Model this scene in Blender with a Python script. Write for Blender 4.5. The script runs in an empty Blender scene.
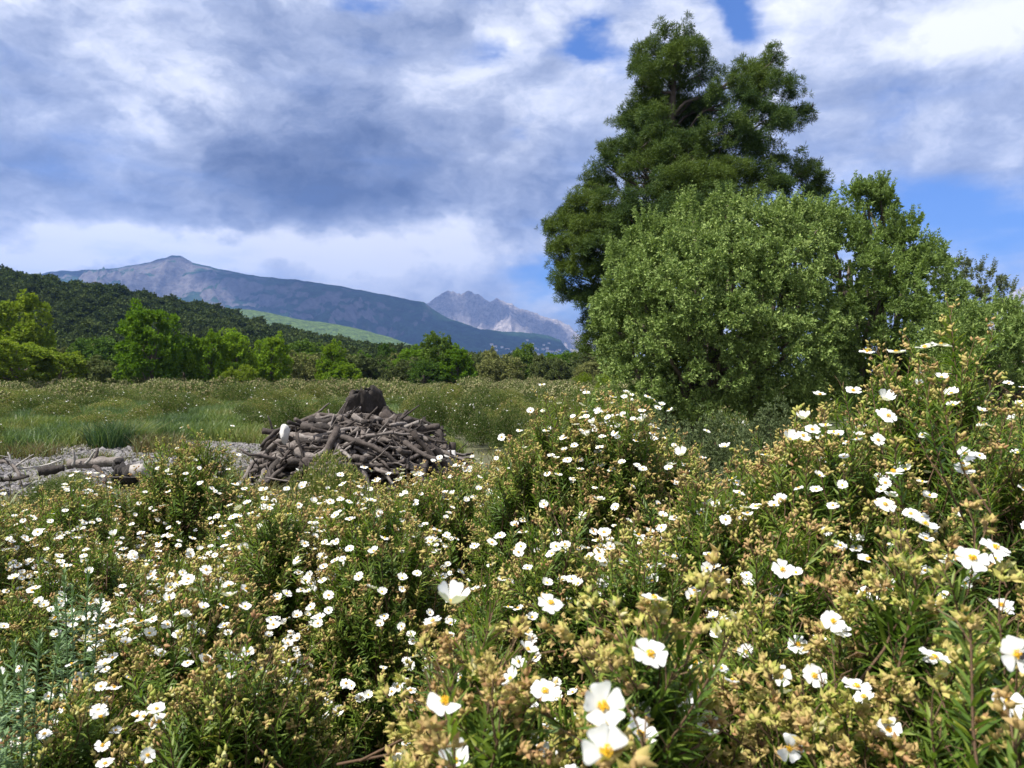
import bpy, math, random
import numpy as np
from mathutils import Vector

RS = np.random.RandomState(11)
random.seed(5)
SC = bpy.context.scene
COL = SC.collection
PI = math.pi
F_PX, HOR, CAM_Z = 745.0, 376.0, 1.45

def at(px, py, Y):
    """world point seen at photo pixel (px, py) when it stands Y metres ahead"""
    return np.array([(px - 512) / F_PX * Y, Y, CAM_Z + (HOR - py) / F_PX * Y])

# ------------------------------------------------------------------ helpers
def norm(a):
    return a / np.maximum(np.linalg.norm(a, axis=-1, keepdims=True), 1e-9)

def frames(D, roll=None, rs=RS):
    """N rotation matrices whose z axis is D, with a random (or given) roll"""
    D = norm(np.asarray(D, float))
    n = len(D)
    up = np.where(np.abs(D[:, 2:3]) < 0.95, np.array([[0, 0, 1.0]]), np.array([[1.0, 0, 0]]))
    X = norm(np.cross(up, D))
    Y = np.cross(D, X)
    if roll is None:
        roll = rs.uniform(0, 2 * PI, n)
    c, s = np.cos(roll)[:, None], np.sin(roll)[:, None]
    X2 = c * X + s * Y
    Y2 = -s * X + c * Y
    return np.stack([X2, Y2, D], axis=2)

class Geo:
    def __init__(self):
        self.V, self.Q, self.M, self.A, self.B = [], [], [], [], []
        self.n = 0
    def add(self, V, Q, m=0, a=0.0, b=0.0):
        V = np.asarray(V, float); Q = np.asarray(Q, int)
        self.V.append(V); self.Q.append(Q + self.n)
        self.M.append(np.broadcast_to(np.asarray(m), (len(Q),)))
        self.A.append(np.broadcast_to(np.asarray(a, float), (len(V),)))
        self.B.append(np.broadcast_to(np.asarray(b, float), (len(V),)))
        self.n += len(V)
    def arrays(self):
        return (np.concatenate(self.V), np.concatenate(self.Q), np.concatenate(self.M),
                np.concatenate(self.A), np.concatenate(self.B))
    def inst(self, T, P, R, S, rnd=None, m=None):
        """copies of template T=(V,Q,M,A,B) at P with rotation R and scale S"""
        V, Q, M, A, B = T
        N, n = len(P), len(V)
        if N == 0: return
        S = np.asarray(S, float)
        if S.ndim == 0: S = np.full(N, float(S))
        if S.ndim == 1: S = S[:, None].repeat(3, 1)
        W = np.einsum('nij,nkj->nki', R, V[None] * S[:, None, :]) + np.asarray(P)[:, None, :]
        QQ = Q[None] + (np.arange(N) * n)[:, None, None]
        a = np.broadcast_to(A[None], (N, n)) if rnd is None else np.clip(A[None] * 0.5 + np.asarray(rnd)[:, None] * 0.5, 0, 1)
        self.add(W.reshape(-1, 3), QQ.reshape(-1, 4), np.tile(M, N) if m is None else m, a.reshape(-1), np.tile(B, N))
    def build(self, name, mats, parent=None, smooth=True, loc=None):
        V, Q, M, A, B = self.arrays()
        if loc is not None: V = V - np.asarray(loc, float)
        return mesh_obj(name, V, Q, M, mats, parent, smooth, A, B, loc)

def mesh_obj(name, V, Q, M, mats, parent=None, smooth=True, A=None, B=None, loc=None):
    me = bpy.data.meshes.new(name)
    nq, nv = len(Q), len(V)
    me.vertices.add(nv); me.loops.add(nq * 4); me.polygons.add(nq)
    me.vertices.foreach_set('co', np.ascontiguousarray(V, dtype=np.float32).ravel())
    me.loops.foreach_set('vertex_index', np.ascontiguousarray(Q, dtype=np.int32).ravel())
    me.polygons.foreach_set('loop_start', np.arange(0, nq * 4, 4, dtype=np.int32))
    me.polygons.foreach_set('loop_total', np.full(nq, 4, dtype=np.int32))
    me.polygons.foreach_set('material_index', np.ascontiguousarray(M, dtype=np.int32))
    me.polygons.foreach_set('use_smooth', np.full(nq, smooth, dtype=bool))
    for k, arr in (('rnd', A), ('age', B)):
        if arr is not None:
            at_ = me.attributes.new(k, 'FLOAT', 'POINT')
            at_.data.foreach_set('value', np.ascontiguousarray(arr, dtype=np.float32))
    me.update(calc_edges=True)
    for m in (mats if isinstance(mats, (list, tuple)) else [mats]):
        me.materials.append(m)
    o = bpy.data.objects.new(name, me)
    COL.objects.link(o)
    if parent is not None: o.parent = parent
    elif loc is not None: o.location = loc
    return o

def empty(name, loc, rz=0.0):
    o = bpy.data.objects.new(name, None)
    o.empty_display_size = 0.1
    o.location = loc; o.rotation_euler.z = rz
    COL.objects.link(o)
    return o

def tag(o, label=None, cat=None, group=None, kind=None):
    if label: o['label'] = label
    if cat: o['category'] = cat
    if group: o['group'] = group
    if kind: o['kind'] = kind
    return o

def copy_obj(o, parent=None):
    c = o.copy(); COL.objects.link(c)
    if parent is not None: c.parent = parent
    return c

def copy_tree(o, parent=None):
    c = copy_obj(o, parent)
    for ch in list(o.children): copy_tree(ch, c)
    return c

def tube(P, R, ns=6, cap=True):
    """tapered tube along the points P with radii R (quads only)"""
    P = np.asarray(P, float); R = np.asarray(R, float)
    T = norm(np.gradient(P, axis=0))
    ref = np.array([0.31, 0.17, 0.93]) if abs(T[0][2]) < 0.8 else np.array([0.9, 0.3, 0.1])
    X = np.cross(T, ref); X = norm(X); Y = np.cross(T, X)
    a = np.arange(ns) * 2 * PI / ns
    V = P[:, None, :] + R[:, None, None] * (np.cos(a)[None, :, None] * X[:, None, :] + np.sin(a)[None, :, None] * Y[:, None, :])
    V = V.reshape(-1, 3)
    i = np.arange(len(P) - 1)[:, None] * ns; j = np.arange(ns)[None, :]
    Q = np.stack([i + j, i + (j + 1) % ns, i + ns + (j + 1) % ns, i + ns + j], -1).reshape(-1, 4)
    if cap and ns in (4, 6, 8):
        caps = []
        for base, fl in ((0, True), ((len(P) - 1) * ns, False)):
            if ns == 4: c = [[0, 1, 2, 3]]
            elif ns == 6: c = [[0, 1, 2, 3], [0, 3, 4, 5]]
            else: c = [[0, 1, 2, 3], [0, 3, 4, 7], [4, 5, 6, 7]]
            for q in c: caps.append([base + k for k in (q[::-1] if fl else q)])
        Q = np.concatenate([Q, np.array(caps)])
    return V, Q

def ball(nu=8, nv=5, rx=1, ry=1, rz=1):
    th = np.linspace(0.03, PI - 0.03, nv + 1); ph = np.arange(nu) * 2 * PI / nu
    V = np.stack([np.sin(th)[:, None] * np.cos(ph) * rx, np.sin(th)[:, None] * np.sin(ph) * ry,
                  np.cos(th)[:, None] * np.ones(nu) * rz], -1).reshape(-1, 3)
    i = np.arange(nv)[:, None] * nu; j = np.arange(nu)[None, :]
    Q = np.stack([i + j, i + nu + j, i + nu + (j + 1) % nu, i + (j + 1) % nu], -1).reshape(-1, 4)
    return V, Q

def _hash(ix, iy, seed):
    h = (ix.astype(np.int64) * 374761393 + iy.astype(np.int64) * 668265263 + seed * 974711) & 0x7fffffff
    h = ((h ^ (h >> 13)) * 1274126177) & 0x7fffffff
    return ((h ^ (h >> 16)) & 0xffff) / 65535.0

def vnoise(x, y, seed=0):
    ix, iy = np.floor(x), np.floor(y)
    fx, fy = x - ix, y - iy
    fx = fx * fx * fx * (fx * (fx * 6 - 15) + 10); fy = fy * fy * fy * (fy * (fy * 6 - 15) + 10)
    a, b = _hash(ix, iy, seed), _hash(ix + 1, iy, seed)
    c, d = _hash(ix, iy + 1, seed), _hash(ix + 1, iy + 1, seed)
    return (a * (1 - fx) + b * fx) * (1 - fy) + (c * (1 - fx) + d * fx) * fy

def fbm(x, y, octv=5, seed=0, gain=0.5, ridged=False):
    s, amp, tot = 0, 1.0, 0
    for o in range(octv):
        n = vnoise(x * 2 ** o, y * 2 ** o, seed + o * 17)
        if ridged: n = 1 - np.abs(2 * n - 1)
        s = s + amp * n; tot += amp; amp *= gain
    return s / tot

# ------------------------------------------------------------------ materials
class NT:
    """small node-building helper"""
    def __init__(self, nt): self.t = nt; self.k = 0
    def node(self, ty, **kw):
        n = self.t.nodes.new(ty)
        for a, v in kw.items(): setattr(n, a, v)
        return n
    def link(self, a, b): self.t.links.new(a, b)
    def put(self, sock, v):
        if isinstance(v, bpy.types.NodeSocket): self.link(v, sock)
        else: sock.default_value = v
    def math(self, op, a, b=0.0, c=None, clamp=False):
        n = self.node('ShaderNodeMath', operation=op, use_clamp=clamp)
        self.put(n.inputs[0], a); self.put(n.inputs[1], b)
        if c is not None: self.put(n.inputs[2], c)
        return n.outputs[0]
    def vmath(self, op, a, b=None):
        n = self.node('ShaderNodeVectorMath', operation=op)
        self.put(n.inputs[0], a)
        if b is not None: self.put(n.inputs[1], b)
        return n.outputs[0]
    def noise(self, vec, scale, detail=4, rough=0.55, out=0):
        n = self.node('ShaderNodeTexNoise')
        if vec is not None: self.link(vec, n.inputs['Vector'])
        n.inputs['Scale'].default_value = scale; n.inputs['Detail'].default_value = detail
        n.inputs['Roughness'].default_value = rough
        return n.outputs[out]
    def ramp(self, fac, stops, interp='LINEAR'):
        n = self.node('ShaderNodeValToRGB')
        r = n.color_ramp; r.interpolation = interp
        while len(r.elements) < len(stops): r.elements.new(0.5)
        for e, (p, c) in zip(r.elements, stops):
            e.position = p; e.color = (*c, 1) if len(c) == 3 else c
        self.put(n.inputs[0], fac)
        return n.outputs[0]
    def mix(self, fac, a, b, blend='MIX'):
        n = self.node('ShaderNodeMix', data_type='RGBA', blend_type=blend)
        self.put(n.inputs[0], fac)
        for s, v in ((n.inputs[6], a), (n.inputs[7], b)):
            if isinstance(v, bpy.types.NodeSocket): self.link(v, s)
            else: s.default_value = (*v, 1)
        return n.outputs[2]
    def attr(self, name):
        return self.node('ShaderNodeAttribute', attribute_name=name).outputs['Fac']

def new_mat(name):
    m = bpy.data.materials.new(name); m.use_nodes = True
    for n in list(m.node_tree.nodes): m.node_tree.nodes.remove(n)
    t = NT(m.node_tree)
    out = t.node('ShaderNodeOutputMaterial')
    return m, t, out

def leaf_mat(name, stops, young=None, trans=0.35, rough=0.5, spec=0.35, tint=1.15, clump=None, vary=False):
    m, t, out = new_mat(name)
    c = t.ramp(t.attr('rnd'), stops)
    if young is not None:
        c = t.mix(t.attr('age'), c, young)
    if clump is not None:                       # random boughs tinted; on pine and mastic the tint stands for sunlit lumps
        co = t.node('ShaderNodeTexCoord').outputs['Object']
        f = t.ramp(t.noise(co, clump[0], 2), [(0.42, (0, 0, 0)), (0.62, (1, 1, 1))])
        c = t.mix(t.math('MULTIPLY', f, clump[2]), c, clump[1])
    if vary:                                    # one plant is paler or browner than the next
        oi = t.node('ShaderNodeObjectInfo').outputs['Random']
        c = t.mix(1.0, c, t.ramp(oi, [(0.0, (0.6, 0.72, 0.62)), (0.35, (0.85, 0.95, 0.8)), (0.7, (1.12, 1.08, 0.9)), (1.0, (1.4, 1.38, 1.25))]), 'MULTIPLY')
    p = t.node('ShaderNodeBsdfPrincipled')
    t.link(c, p.inputs['Base Color'])
    p.inputs['Roughness'].default_value = rough
    p.inputs['Specular IOR Level'].default_value = spec
    tr = t.node('ShaderNodeBsdfTranslucent')
    t.link(t.mix(1.0, c, (tint, tint * 1.05, tint * 0.6), 'MULTIPLY'), tr.inputs['Color'])
    mx = t.node('ShaderNodeMixShader'); mx.inputs[0].default_value = trans
    t.link(p.outputs[0], mx.inputs[1]); t.link(tr.outputs[0], mx.inputs[2])
    t.link(mx.outputs[0], out.inputs['Surface'])
    return m

def wood_mat(name, stops, scale=30.0, rough=0.85, bump=0.4, stretch=(1, 1, 0.15), attr=True):
    m, t, out = new_mat(name)
    co = t.node('ShaderNodeTexCoord').outputs['Object']
    n1 = t.noise(co, scale, 6, 0.65)
    n2 = t.noise(co, scale * 0.13, 3, 0.6)
    f = t.math('ADD', t.math('MULTIPLY', n1, 0.6), t.math('MULTIPLY', n2, 0.5))
    if attr: f = t.math('ADD', t.math('MULTIPLY', f, 0.7), t.math('MULTIPLY', t.attr('rnd'), 0.35))
    p = t.node('ShaderNodeBsdfPrincipled')
    t.link(t.ramp(f, stops), p.inputs['Base Color'])
    p.inputs['Roughness'].default_value = rough
    p.inputs['Specular IOR Level'].default_value = 0.2
    b = t.node('ShaderNodeBump'); b.inputs['Strength'].default_value = bump; b.inputs['Distance'].default_value = 0.02
    t.link(n1, b.inputs['Height']); t.link(b.outputs[0], p.inputs['Normal'])
    t.link(p.outputs[0], out.inputs['Surface'])
    return m

# rockrose
M_LEAF = leaf_mat('rockrose_leaf', [(0.0, (0.045, 0.095, 0.014)), (0.5, (0.088, 0.155, 0.020)), (0.85, (0.155, 0.22, 0.026)), (1.0, (0.29, 0.28, 0.035))],
                  young=(0.23, 0.29, 0.045), trans=0.40, rough=0.5)
M_BUD = leaf_mat('rockrose_bud', [(0.0, (0.36, 0.19, 0.10)), (0.3, (0.46, 0.34, 0.15)), (0.6, (0.45, 0.40, 0.13)), (0.85, (0.34, 0.39, 0.08)), (1.0, (0.60, 0.54, 0.36))],
                 trans=0.28, rough=0.75, spec=0.15)
M_TWIG = wood_mat('rockrose_twig', [(0.2, (0.05, 0.028, 0.018)), (0.6, (0.12, 0.075, 0.045)), (0.9, (0.2, 0.14, 0.08))], 60)
M_PETAL = leaf_mat('rockrose_petal', [(0.0, (0.68, 0.68, 0.66)), (1.0, (0.76, 0.77, 0.77))], young=(0.72, 0.66, 0.30), trans=0.25, rough=0.6, spec=0.2, tint=1.0)
M_STAMEN = leaf_mat('rockrose_stamen', [(0.0, (0.72, 0.40, 0.012)), (1.0, (0.85, 0.60, 0.03))], trans=0.1, rough=0.6)
# trees
M_PINE = leaf_mat('pine_needles', [(0.0, (0.014, 0.038, 0.015)), (0.55, (0.028, 0.062, 0.021)), (1.0, (0.058, 0.105, 0.026))], young=(0.11, 0.16, 0.025), trans=0.2, rough=0.6, spec=0.15,
                  clump=(0.4, (0.12, 0.165, 0.018), 0.5))  # yellow patches put the sunlit lumps of the crown into the colour
M_PINEBARK = wood_mat('pine_bark', [(0.3, (0.035, 0.026, 0.022)), (0.8, (0.10, 0.08, 0.068))], 8)
M_MASTIC = leaf_mat('mastic_leaf', [(0.0, (0.022, 0.056, 0.014)), (0.6, (0.055, 0.115, 0.026)), (1.0, (0.13, 0.20, 0.045))], young=(0.38, 0.47, 0.15), trans=0.2, rough=0.6, spec=0.15,
                    clump=(0.9, (0.15, 0.22, 0.055), 0.4))  # pale tones: new growth, plus sunlit clumps put into the colour
M_MASTICDK = leaf_mat('evergreen_leaf', [(0.0, (0.035, 0.075, 0.018)), (0.6, (0.08, 0.14, 0.034)), (1.0, (0.15, 0.22, 0.055))], young=(0.28, 0.37, 0.10), trans=0.28, rough=0.6, spec=0.15,
                      clump=(0.7, (0.10, 0.15, 0.045), 0.5))
M_OLIVE = leaf_mat('olive_leaf', [(0.0, (0.04, 0.06, 0.035)), (1.0, (0.12, 0.15, 0.09))], young=(0.17, 0.20, 0.11), rough=0.75, spec=0.12, trans=0.2)
M_TBRIGHT = leaf_mat('ash_leaf', vary=True, stops= [(0.0, (0.045, 0.105, 0.010)), (0.6, (0.085, 0.17, 0.014)), (1.0, (0.13, 0.23, 0.02))], young=(0.2, 0.28, 0.02), rough=0.75, spec=0.12, trans=0.35, clump=(0.5, (0.14, 0.2, 0.016), 0.5))
M_TLIME = leaf_mat('willow_leaf', [(0.0, (0.065, 0.13, 0.012)), (1.0, (0.16, 0.23, 0.022))], young=(0.24, 0.28, 0.03), rough=0.75, spec=0.12, trans=0.35)
M_TDARK = leaf_mat('oak_leaf', vary=True, stops= [(0.0, (0.025, 0.06, 0.014)), (1.0, (0.085, 0.15, 0.025))], young=(0.13, 0.19, 0.03), rough=0.75, spec=0.12, trans=0.25)
M_TGREY = leaf_mat('grey_leaf', vary=True, stops= [(0.0, (0.045, 0.065, 0.028)), (1.0, (0.14, 0.16, 0.06))], young=(0.19, 0.19, 0.075), rough=0.75, spec=0.12, trans=0.2)
M_FOREST = leaf_mat('pinewood_leaf', [(0.0, (0.012, 0.025, 0.010)), (0.5, (0.035, 0.058, 0.020)), (1.0, (0.12, 0.145, 0.05))], young=(0.08, 0.11, 0.03), trans=0.15, rough=0.9, spec=0.02,
                    clump=(0.02, (0.06, 0.075, 0.025), 0.5))
M_BARK = wood_mat('bark', [(0.3, (0.05, 0.038, 0.03)), (0.8, (0.17, 0.14, 0.11))], 10)
# meadow
M_SCRUBLEAF = leaf_mat('scrub_leaf', vary=True, stops= [(0.0, (0.045, 0.075, 0.02)), (0.6, (0.09, 0.125, 0.035)), (1.0, (0.15, 0.17, 0.06))], young=(0.18, 0.2, 0.06), rough=0.75, spec=0.12, trans=0.3)
M_SCRUBTIP = leaf_mat('scrub_tip', vary=True, stops= [(0.0, (0.22, 0.16, 0.08)), (0.5, (0.33, 0.29, 0.14)), (1.0, (0.48, 0.44, 0.30))], trans=0.25, rough=0.7)
M_FARLEAF = leaf_mat('far_scrub_leaf', [(0.0, (0.05, 0.08, 0.025)), (0.6, (0.105, 0.14, 0.045)), (1.0, (0.18, 0.19, 0.075))], young=(0.2, 0.22, 0.08), trans=0.3, rough=0.8, spec=0.1)
M_FARTIP = leaf_mat('far_scrub_tip', [(0.0, (0.24, 0.19, 0.10)), (0.5, (0.34, 0.32, 0.17)), (1.0, (0.50, 0.48, 0.34))], trans=0.25, rough=0.8, spec=0.1)
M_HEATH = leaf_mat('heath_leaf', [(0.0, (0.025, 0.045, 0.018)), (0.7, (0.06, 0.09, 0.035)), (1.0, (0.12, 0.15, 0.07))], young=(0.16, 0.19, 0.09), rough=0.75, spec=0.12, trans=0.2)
M_GRASS = leaf_mat('grass_blade', [(0.0, (0.075, 0.125, 0.05)), (0.3, (0.11, 0.17, 0.05)), (0.6, (0.165, 0.21, 0.055)), (0.8, (0.17, 0.19, 0.065)), (1.0, (0.24, 0.22, 0.10))], trans=0.35, rough=0.5)
M_RUSH = leaf_mat('rush_blade', [(0.0, (0.03, 0.07, 0.03)), (0.7, (0.06, 0.12, 0.045)), (1.0, (0.12, 0.18, 0.05))], trans=0.25)
M_SEDGE = leaf_mat('dry_sedge', [(0.0, (0.11, 0.07, 0.035)), (0.5, (0.15, 0.14, 0.05)), (1.0, (0.11, 0.16, 0.045))], trans=0.25)
M_SPURGE = leaf_mat('spurge_leaf', [(0.0, (0.055, 0.11, 0.06)), (1.0, (0.14, 0.22, 0.11))], young=(0.20, 0.32, 0.09), trans=0.2)
# dead wood
M_DEAD = wood_mat('weathered_wood', [(0.25, (0.025, 0.02, 0.019)), (0.45, (0.065, 0.053, 0.047)), (0.7, (0.18, 0.158, 0.145)), (0.9, (0.40, 0.375, 0.35))], 22, bump=0.7)
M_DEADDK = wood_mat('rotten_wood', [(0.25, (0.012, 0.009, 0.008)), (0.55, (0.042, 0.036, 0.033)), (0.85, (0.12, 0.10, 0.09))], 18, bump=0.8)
M_BLEACH = wood_mat('bleached_wood', [(0.2, (0.16, 0.145, 0.13)), (0.6, (0.33, 0.31, 0.29)), (0.95, (0.5, 0.48, 0.45))], 25, bump=0.4)
M_CHAR = wood_mat('charred_wood', [(0.2, (0.008, 0.007, 0.007)), (0.9, (0.05, 0.045, 0.042))], 20, bump=0.8)

def ground_mat():
    m, t, out = new_mat('meadow_soil')
    co = t.node('ShaderNodeNewGeometry').outputs['Position']
    n = t.noise(co, 0.9, 8, 0.65); n2 = t.noise(co, 14, 5, 0.6); n3 = t.noise(co, 0.03, 4, 0.6)
    soil = t.ramp(n2, [(0.3, (0.045, 0.035, 0.028)), (0.7, (0.13, 0.11, 0.09))])
    veg = t.ramp(n, [(0.3, (0.05, 0.07, 0.02)), (0.7, (0.11, 0.13, 0.04))])
    c = t.mix(t.ramp(n3, [(0.35, (0, 0, 0)), (0.55, (1, 1, 1))]), soil, veg)
    p = t.node('ShaderNodeBsdfPrincipled'); p.inputs['Roughness'].default_value = 0.95
    t.link(c, p.inputs['Base Color'])
    b = t.node('ShaderNodeBump'); b.inputs['Strength'].default_value = 0.6; b.inputs['Distance'].default_value = 0.05
    t.link(n2, b.inputs['Height']); t.link(b.outputs[0], p.inputs['Normal'])
    t.link(p.outputs[0], out.inputs['Surface'])
    return m

def stone_mat(name, a, b_, scale):
    m, t, out = new_mat(name)
    co = t.node('ShaderNodeNewGeometry').outputs['Position']
    n = t.noise(co, scale, 5, 0.65)
    f = t.math('ADD', t.math('MULTIPLY', n, 0.6), t.math('MULTIPLY', t.attr('rnd'), 0.45))
    p = t.node('ShaderNodeBsdfPrincipled'); p.inputs['Roughness'].default_value = 0.9
    t.link(t.ramp(f, [(0.2, a), (0.85, b_)]), p.inputs['Base Color'])
    bp = t.node('ShaderNodeBump'); bp.inputs['Strength'].default_value = 0.5; bp.inputs['Distance'].default_value = 0.02
    t.link(n, bp.inputs['Height']); t.link(bp.outputs[0], p.inputs['Normal'])
    t.link(p.outputs[0], out.inputs['Surface'])
    return m
M_GROUND = ground_mat()
M_GRAVEL = stone_mat('gravel_bed', (0.055, 0.05, 0.052), (0.19, 0.178, 0.18), 40)
M_PEBBLE = stone_mat('pebble_stone', (0.075, 0.07, 0.072), (0.27, 0.258, 0.26), 30)
M_ROCK = stone_mat('limestone', (0.30, 0.29, 0.285), (0.56, 0.55, 0.54), 12)

def mountain_mat(name, rock, rock2, veg, veg_lo, veg_hi, sc=0.01, height=500.0):
    """bare limestone above and on steep ground, scrub and woodland on the gentler lower slopes"""
    m, t, out = new_mat(name)
    g = t.node('ShaderNodeNewGeometry')
    pos = g.outputs['Position']
    sx = t.node('ShaderNodeSeparateXYZ'); t.link(pos, sx.inputs[0])
    nz = t.node('ShaderNodeSeparateXYZ'); t.link(g.outputs['Normal'], nz.inputs[0])
    n1 = t.noise(pos, sc, 8, 0.68); n2 = t.noise(pos, sc * 6, 6, 0.7)
    rk = t.mix(t.ramp(n2, [(0.35, (0, 0, 0)), (0.65, (1, 1, 1))]), rock, rock2)
    h = t.math('DIVIDE', sx.outputs[2], height)
    f = t.math('MULTIPLY', t.math('SUBTRACT', nz.outputs[2], 0.84), 2.6)  # rock and scrub contrast by slope also stands in for relief shading
    f = t.math('ADD', f, t.math('MULTIPLY', t.math('SUBTRACT', n1, 0.5), 1.3))
    f = t.math('ADD', f, t.math('MULTIPLY', t.math('SUBTRACT', n2, 0.5), 1.0))
    f = t.math('ADD', t.math('SUBTRACT', f, t.math('MULTIPLY', t.math('SUBTRACT', h, 0.5), 1.0)), 0.5)
    vg = t.mix(t.ramp(t.noise(pos, sc * 3, 7, 0.75), [(0.38, (0, 0, 0)), (0.62, (1, 1, 1))]), tuple(x * 0.55 for x in veg), tuple(x * 1.7 for x in veg))
    c = t.mix(t.ramp(f, [(veg_lo, (0, 0, 0)), (veg_hi, (1, 1, 1))]), rk, vg)
    p = t.node('ShaderNodeBsdfPrincipled'); p.inputs['Roughness'].default_value = 1.0
    p.inputs['Specular IOR Level'].default_value = 0.0
    t.link(c, p.inputs['Base Color'])
    b = t.node('ShaderNodeBump'); b.inputs['Strength'].default_value = 1.0; b.inputs['Distance'].default_value = 25
    t.link(n2, b.inputs['Height']); t.link(b.outputs[0], p.inputs['Normal'])
    t.link(p.outputs[0], out.inputs['Surface'])
    return m

# ------------------------------------------------------------------ camera, sun, sky
cam = bpy.data.cameras.new('camera'); co = bpy.data.objects.new('camera', cam); COL.objects.link(co)
co.location = (0, 0, CAM_Z); co.rotation_euler = (PI / 2, 0, 0)
cam.sensor_width = 36; cam.lens = F_PX / 1024 * 36
cam.shift_y = -(384 - HOR) / 1024
cam.clip_start = 0.02; cam.clip_end = 40000
cam.dof.use_dof = True; cam.dof.focus_distance = 3.5; cam.dof.aperture_fstop = 11.0
SC.camera = co

SUN = norm(np.array([-0.46, -0.22, 0.86]))
sl = bpy.data.lights.new('sun', 'SUN'); so = bpy.data.objects.new('sun', sl); COL.objects.link(so)
sl.energy = 4.5; sl.angle = math.radians(2.0); sl.color = (1.0, 0.95, 0.87)
so.rotation_euler = Vector(SUN).to_track_quat('Z', 'Y').to_euler()

def build_world():
    w = bpy.data.worlds.new('World'); SC.world = w; w.use_nodes = True
    for n in list(w.node_tree.nodes): w.node_tree.nodes.remove(n)
    t = NT(w.node_tree)
    out = t.node('ShaderNodeOutputWorld'); bg = t.node('ShaderNodeBackground')
    bg.inputs['Strength'].default_value = 0.1
    t.link(bg.outputs[0], out.inputs['Surface'])
    sky = t.node('ShaderNodeTexSky', sky_type='NISHITA'); sky.sun_disc = False
    sky.sun_elevation = math.asin(SUN[2]); sky.sun_rotation = math.atan2(SUN[0], SUN[1])
    sky.altitude = 50; sky.air_density = 1.0; sky.dust_density = 0.4; sky.ozone_density = 2.0
    d = t.node('ShaderNodeTexCoord').outputs['Generated']
    sp = t.node('ShaderNodeSeparateXYZ'); t.link(d, sp.inputs[0])
    az0 = t.math('ARCTAN2', sp.outputs[0], sp.outputs[1]); el0 = t.math('ARCSINE', sp.outputs[2])
    # billows of cloud: noise over the sky dome, flattened a little towards the horizon
    dv = t.vmath('MULTIPLY', d, (1.0, 1.0, 1.7))
    wn = t.node('ShaderNodeTexNoise'); t.link(dv, wn.inputs['Vector']); wn.inputs['Scale'].default_value = 3.0; wn.inputs['Detail'].default_value = 6; wn.inputs['Roughness'].default_value = 0.6
    ws = t.node('ShaderNodeSeparateColor'); t.link(wn.outputs['Color'], ws.inputs[0])
    az = t.math('ADD', az0, t.math('MULTIPLY', t.math('SUBTRACT', ws.outputs[0], 0.5), 0.30))
    el = t.math('ADD', el0, t.math('MULTIPLY', t.math('SUBTRACT', ws.outputs[1], 0.5), 0.22))
    wv = t.vmath('MULTIPLY', t.vmath('SUBTRACT', wn.outputs['Color'], (0.5, 0.5, 0.5)), (0.22, 0.22, 0.22))
    dw = t.vmath('ADD', dv, wv)
    def blobs(lst):
        tot = None
        for (px, py, rx, ry, wgt) in lst:
            x, y = (px - 512) / F_PX, (HOR - py) / F_PX
            a0 = math.atan(x); e0 = math.atan(y * math.cos(a0))
            dx = t.math('MULTIPLY', t.math('SUBTRACT', az, a0), F_PX / rx)
            dy = t.math('MULTIPLY', t.math('SUBTRACT', el, e0), F_PX / ry)
            r2 = t.math('ADD', t.math('MULTIPLY', dx, dx), t.math('MULTIPLY', dy, dy))
            g = t.math('MULTIPLY', t.math('POWER', 2.718, t.math('MULTIPLY', r2, -1.0)), wgt)
            tot = g if tot is None else t.math('ADD', tot, g)
        return tot
    def dens(v): return t.math('ADD', t.math('MULTIPLY', t.noise(v, 3.4, 11, 0.6), 0.68), t.math('MULTIPLY', t.noise(v, 9.5, 9, 0.6), 0.32))
    nA = dens(dw); nS = dens(t.vmath('ADD', dw, (-0.035, 0.0, 0.075))); nB = t.noise(dw, 7.0, 9, 0.6)
    emb = t.math('SUBTRACT', nA, nS)
    stretch = t.vmath('MULTIPLY', d, (4.0, 4.0, 26.0)); nC = t.noise(stretch, 1.0, 6, 0.55)
    dark = blobs([(340, 200, 170, 50, 0.50), (230, 150, 140, 60, 0.26), (400, 120, 130, 70, 0.22), (20, 150, 110, 60, 0.30), (60, 10, 60, 30, 0.30),
                  (500, 200, 90, 40, 0.15), (860, 110, 160, 50, 0.12), (300, 40, 150, 50, 0.18), (150, 228, 130, 14, 0.25), (620, 130, 60, 80, 0.12),
                  (430, 70, 50, 30, -0.30), (200, 112, 60, 24, -0.42), (100, 70, 80, 40, -0.32), (260, 250, 160, 18, -0.62), (60, 262, 130, 14, -0.55), (480, 240, 110, 28, -0.48),
                  (975, 25, 70, 30, -0.30), (520, 30, 90, 40, -0.15)])
    th = t.math('ADD', dark, t.math('MULTIPLY', t.math('SUBTRACT', nA, 0.5), 1.0))
    th = t.math('SUBTRACT', th, t.math('MULTIPLY', emb, 2.9))
    th = t.math('MULTIPLY', t.math('ADD', th, 0.31), 0.9, clamp=True)
    k = 5.45
    cc = t.ramp(th, [(0.0, (1.15, 1.15, 1.18)), (0.2, (0.83, 0.86, 0.97)), (0.42, (0.49, 0.54, 0.69)), (0.7, (0.235, 0.285, 0.43)), (1.0, (0.09, 0.125, 0.235))])
    blue = blobs([(565, 57, 30, 14, 1.1), (722, 12, 28, 22, 1.2), (470, 58, 26, 12, 0.7), (372, 8, 34, 16, 0.8), (530, 115, 18, 12, 0.6), (940, 225, 135, 33, 0.95),
                  (1000, 262, 110, 24, 0.5), (545, 288, 60, 30, 0.85), (770, 28, 40, 20, 0.5), (865, 118, 34, 16, 0.45), (560, 10, 50, 12, 0.4), (620, 60, 40, 30, 0.3)])
    st = t.math('MULTIPLY', t.math('SUBTRACT', nC, 0.5), 1.6)
    al = t.math('SUBTRACT', 1.05, blue)
    al = t.math('ADD', al, st)
    al = t.math('ADD', al, t.math('MULTIPLY', t.math('SUBTRACT', nB, 0.5), 1.1))
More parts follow.
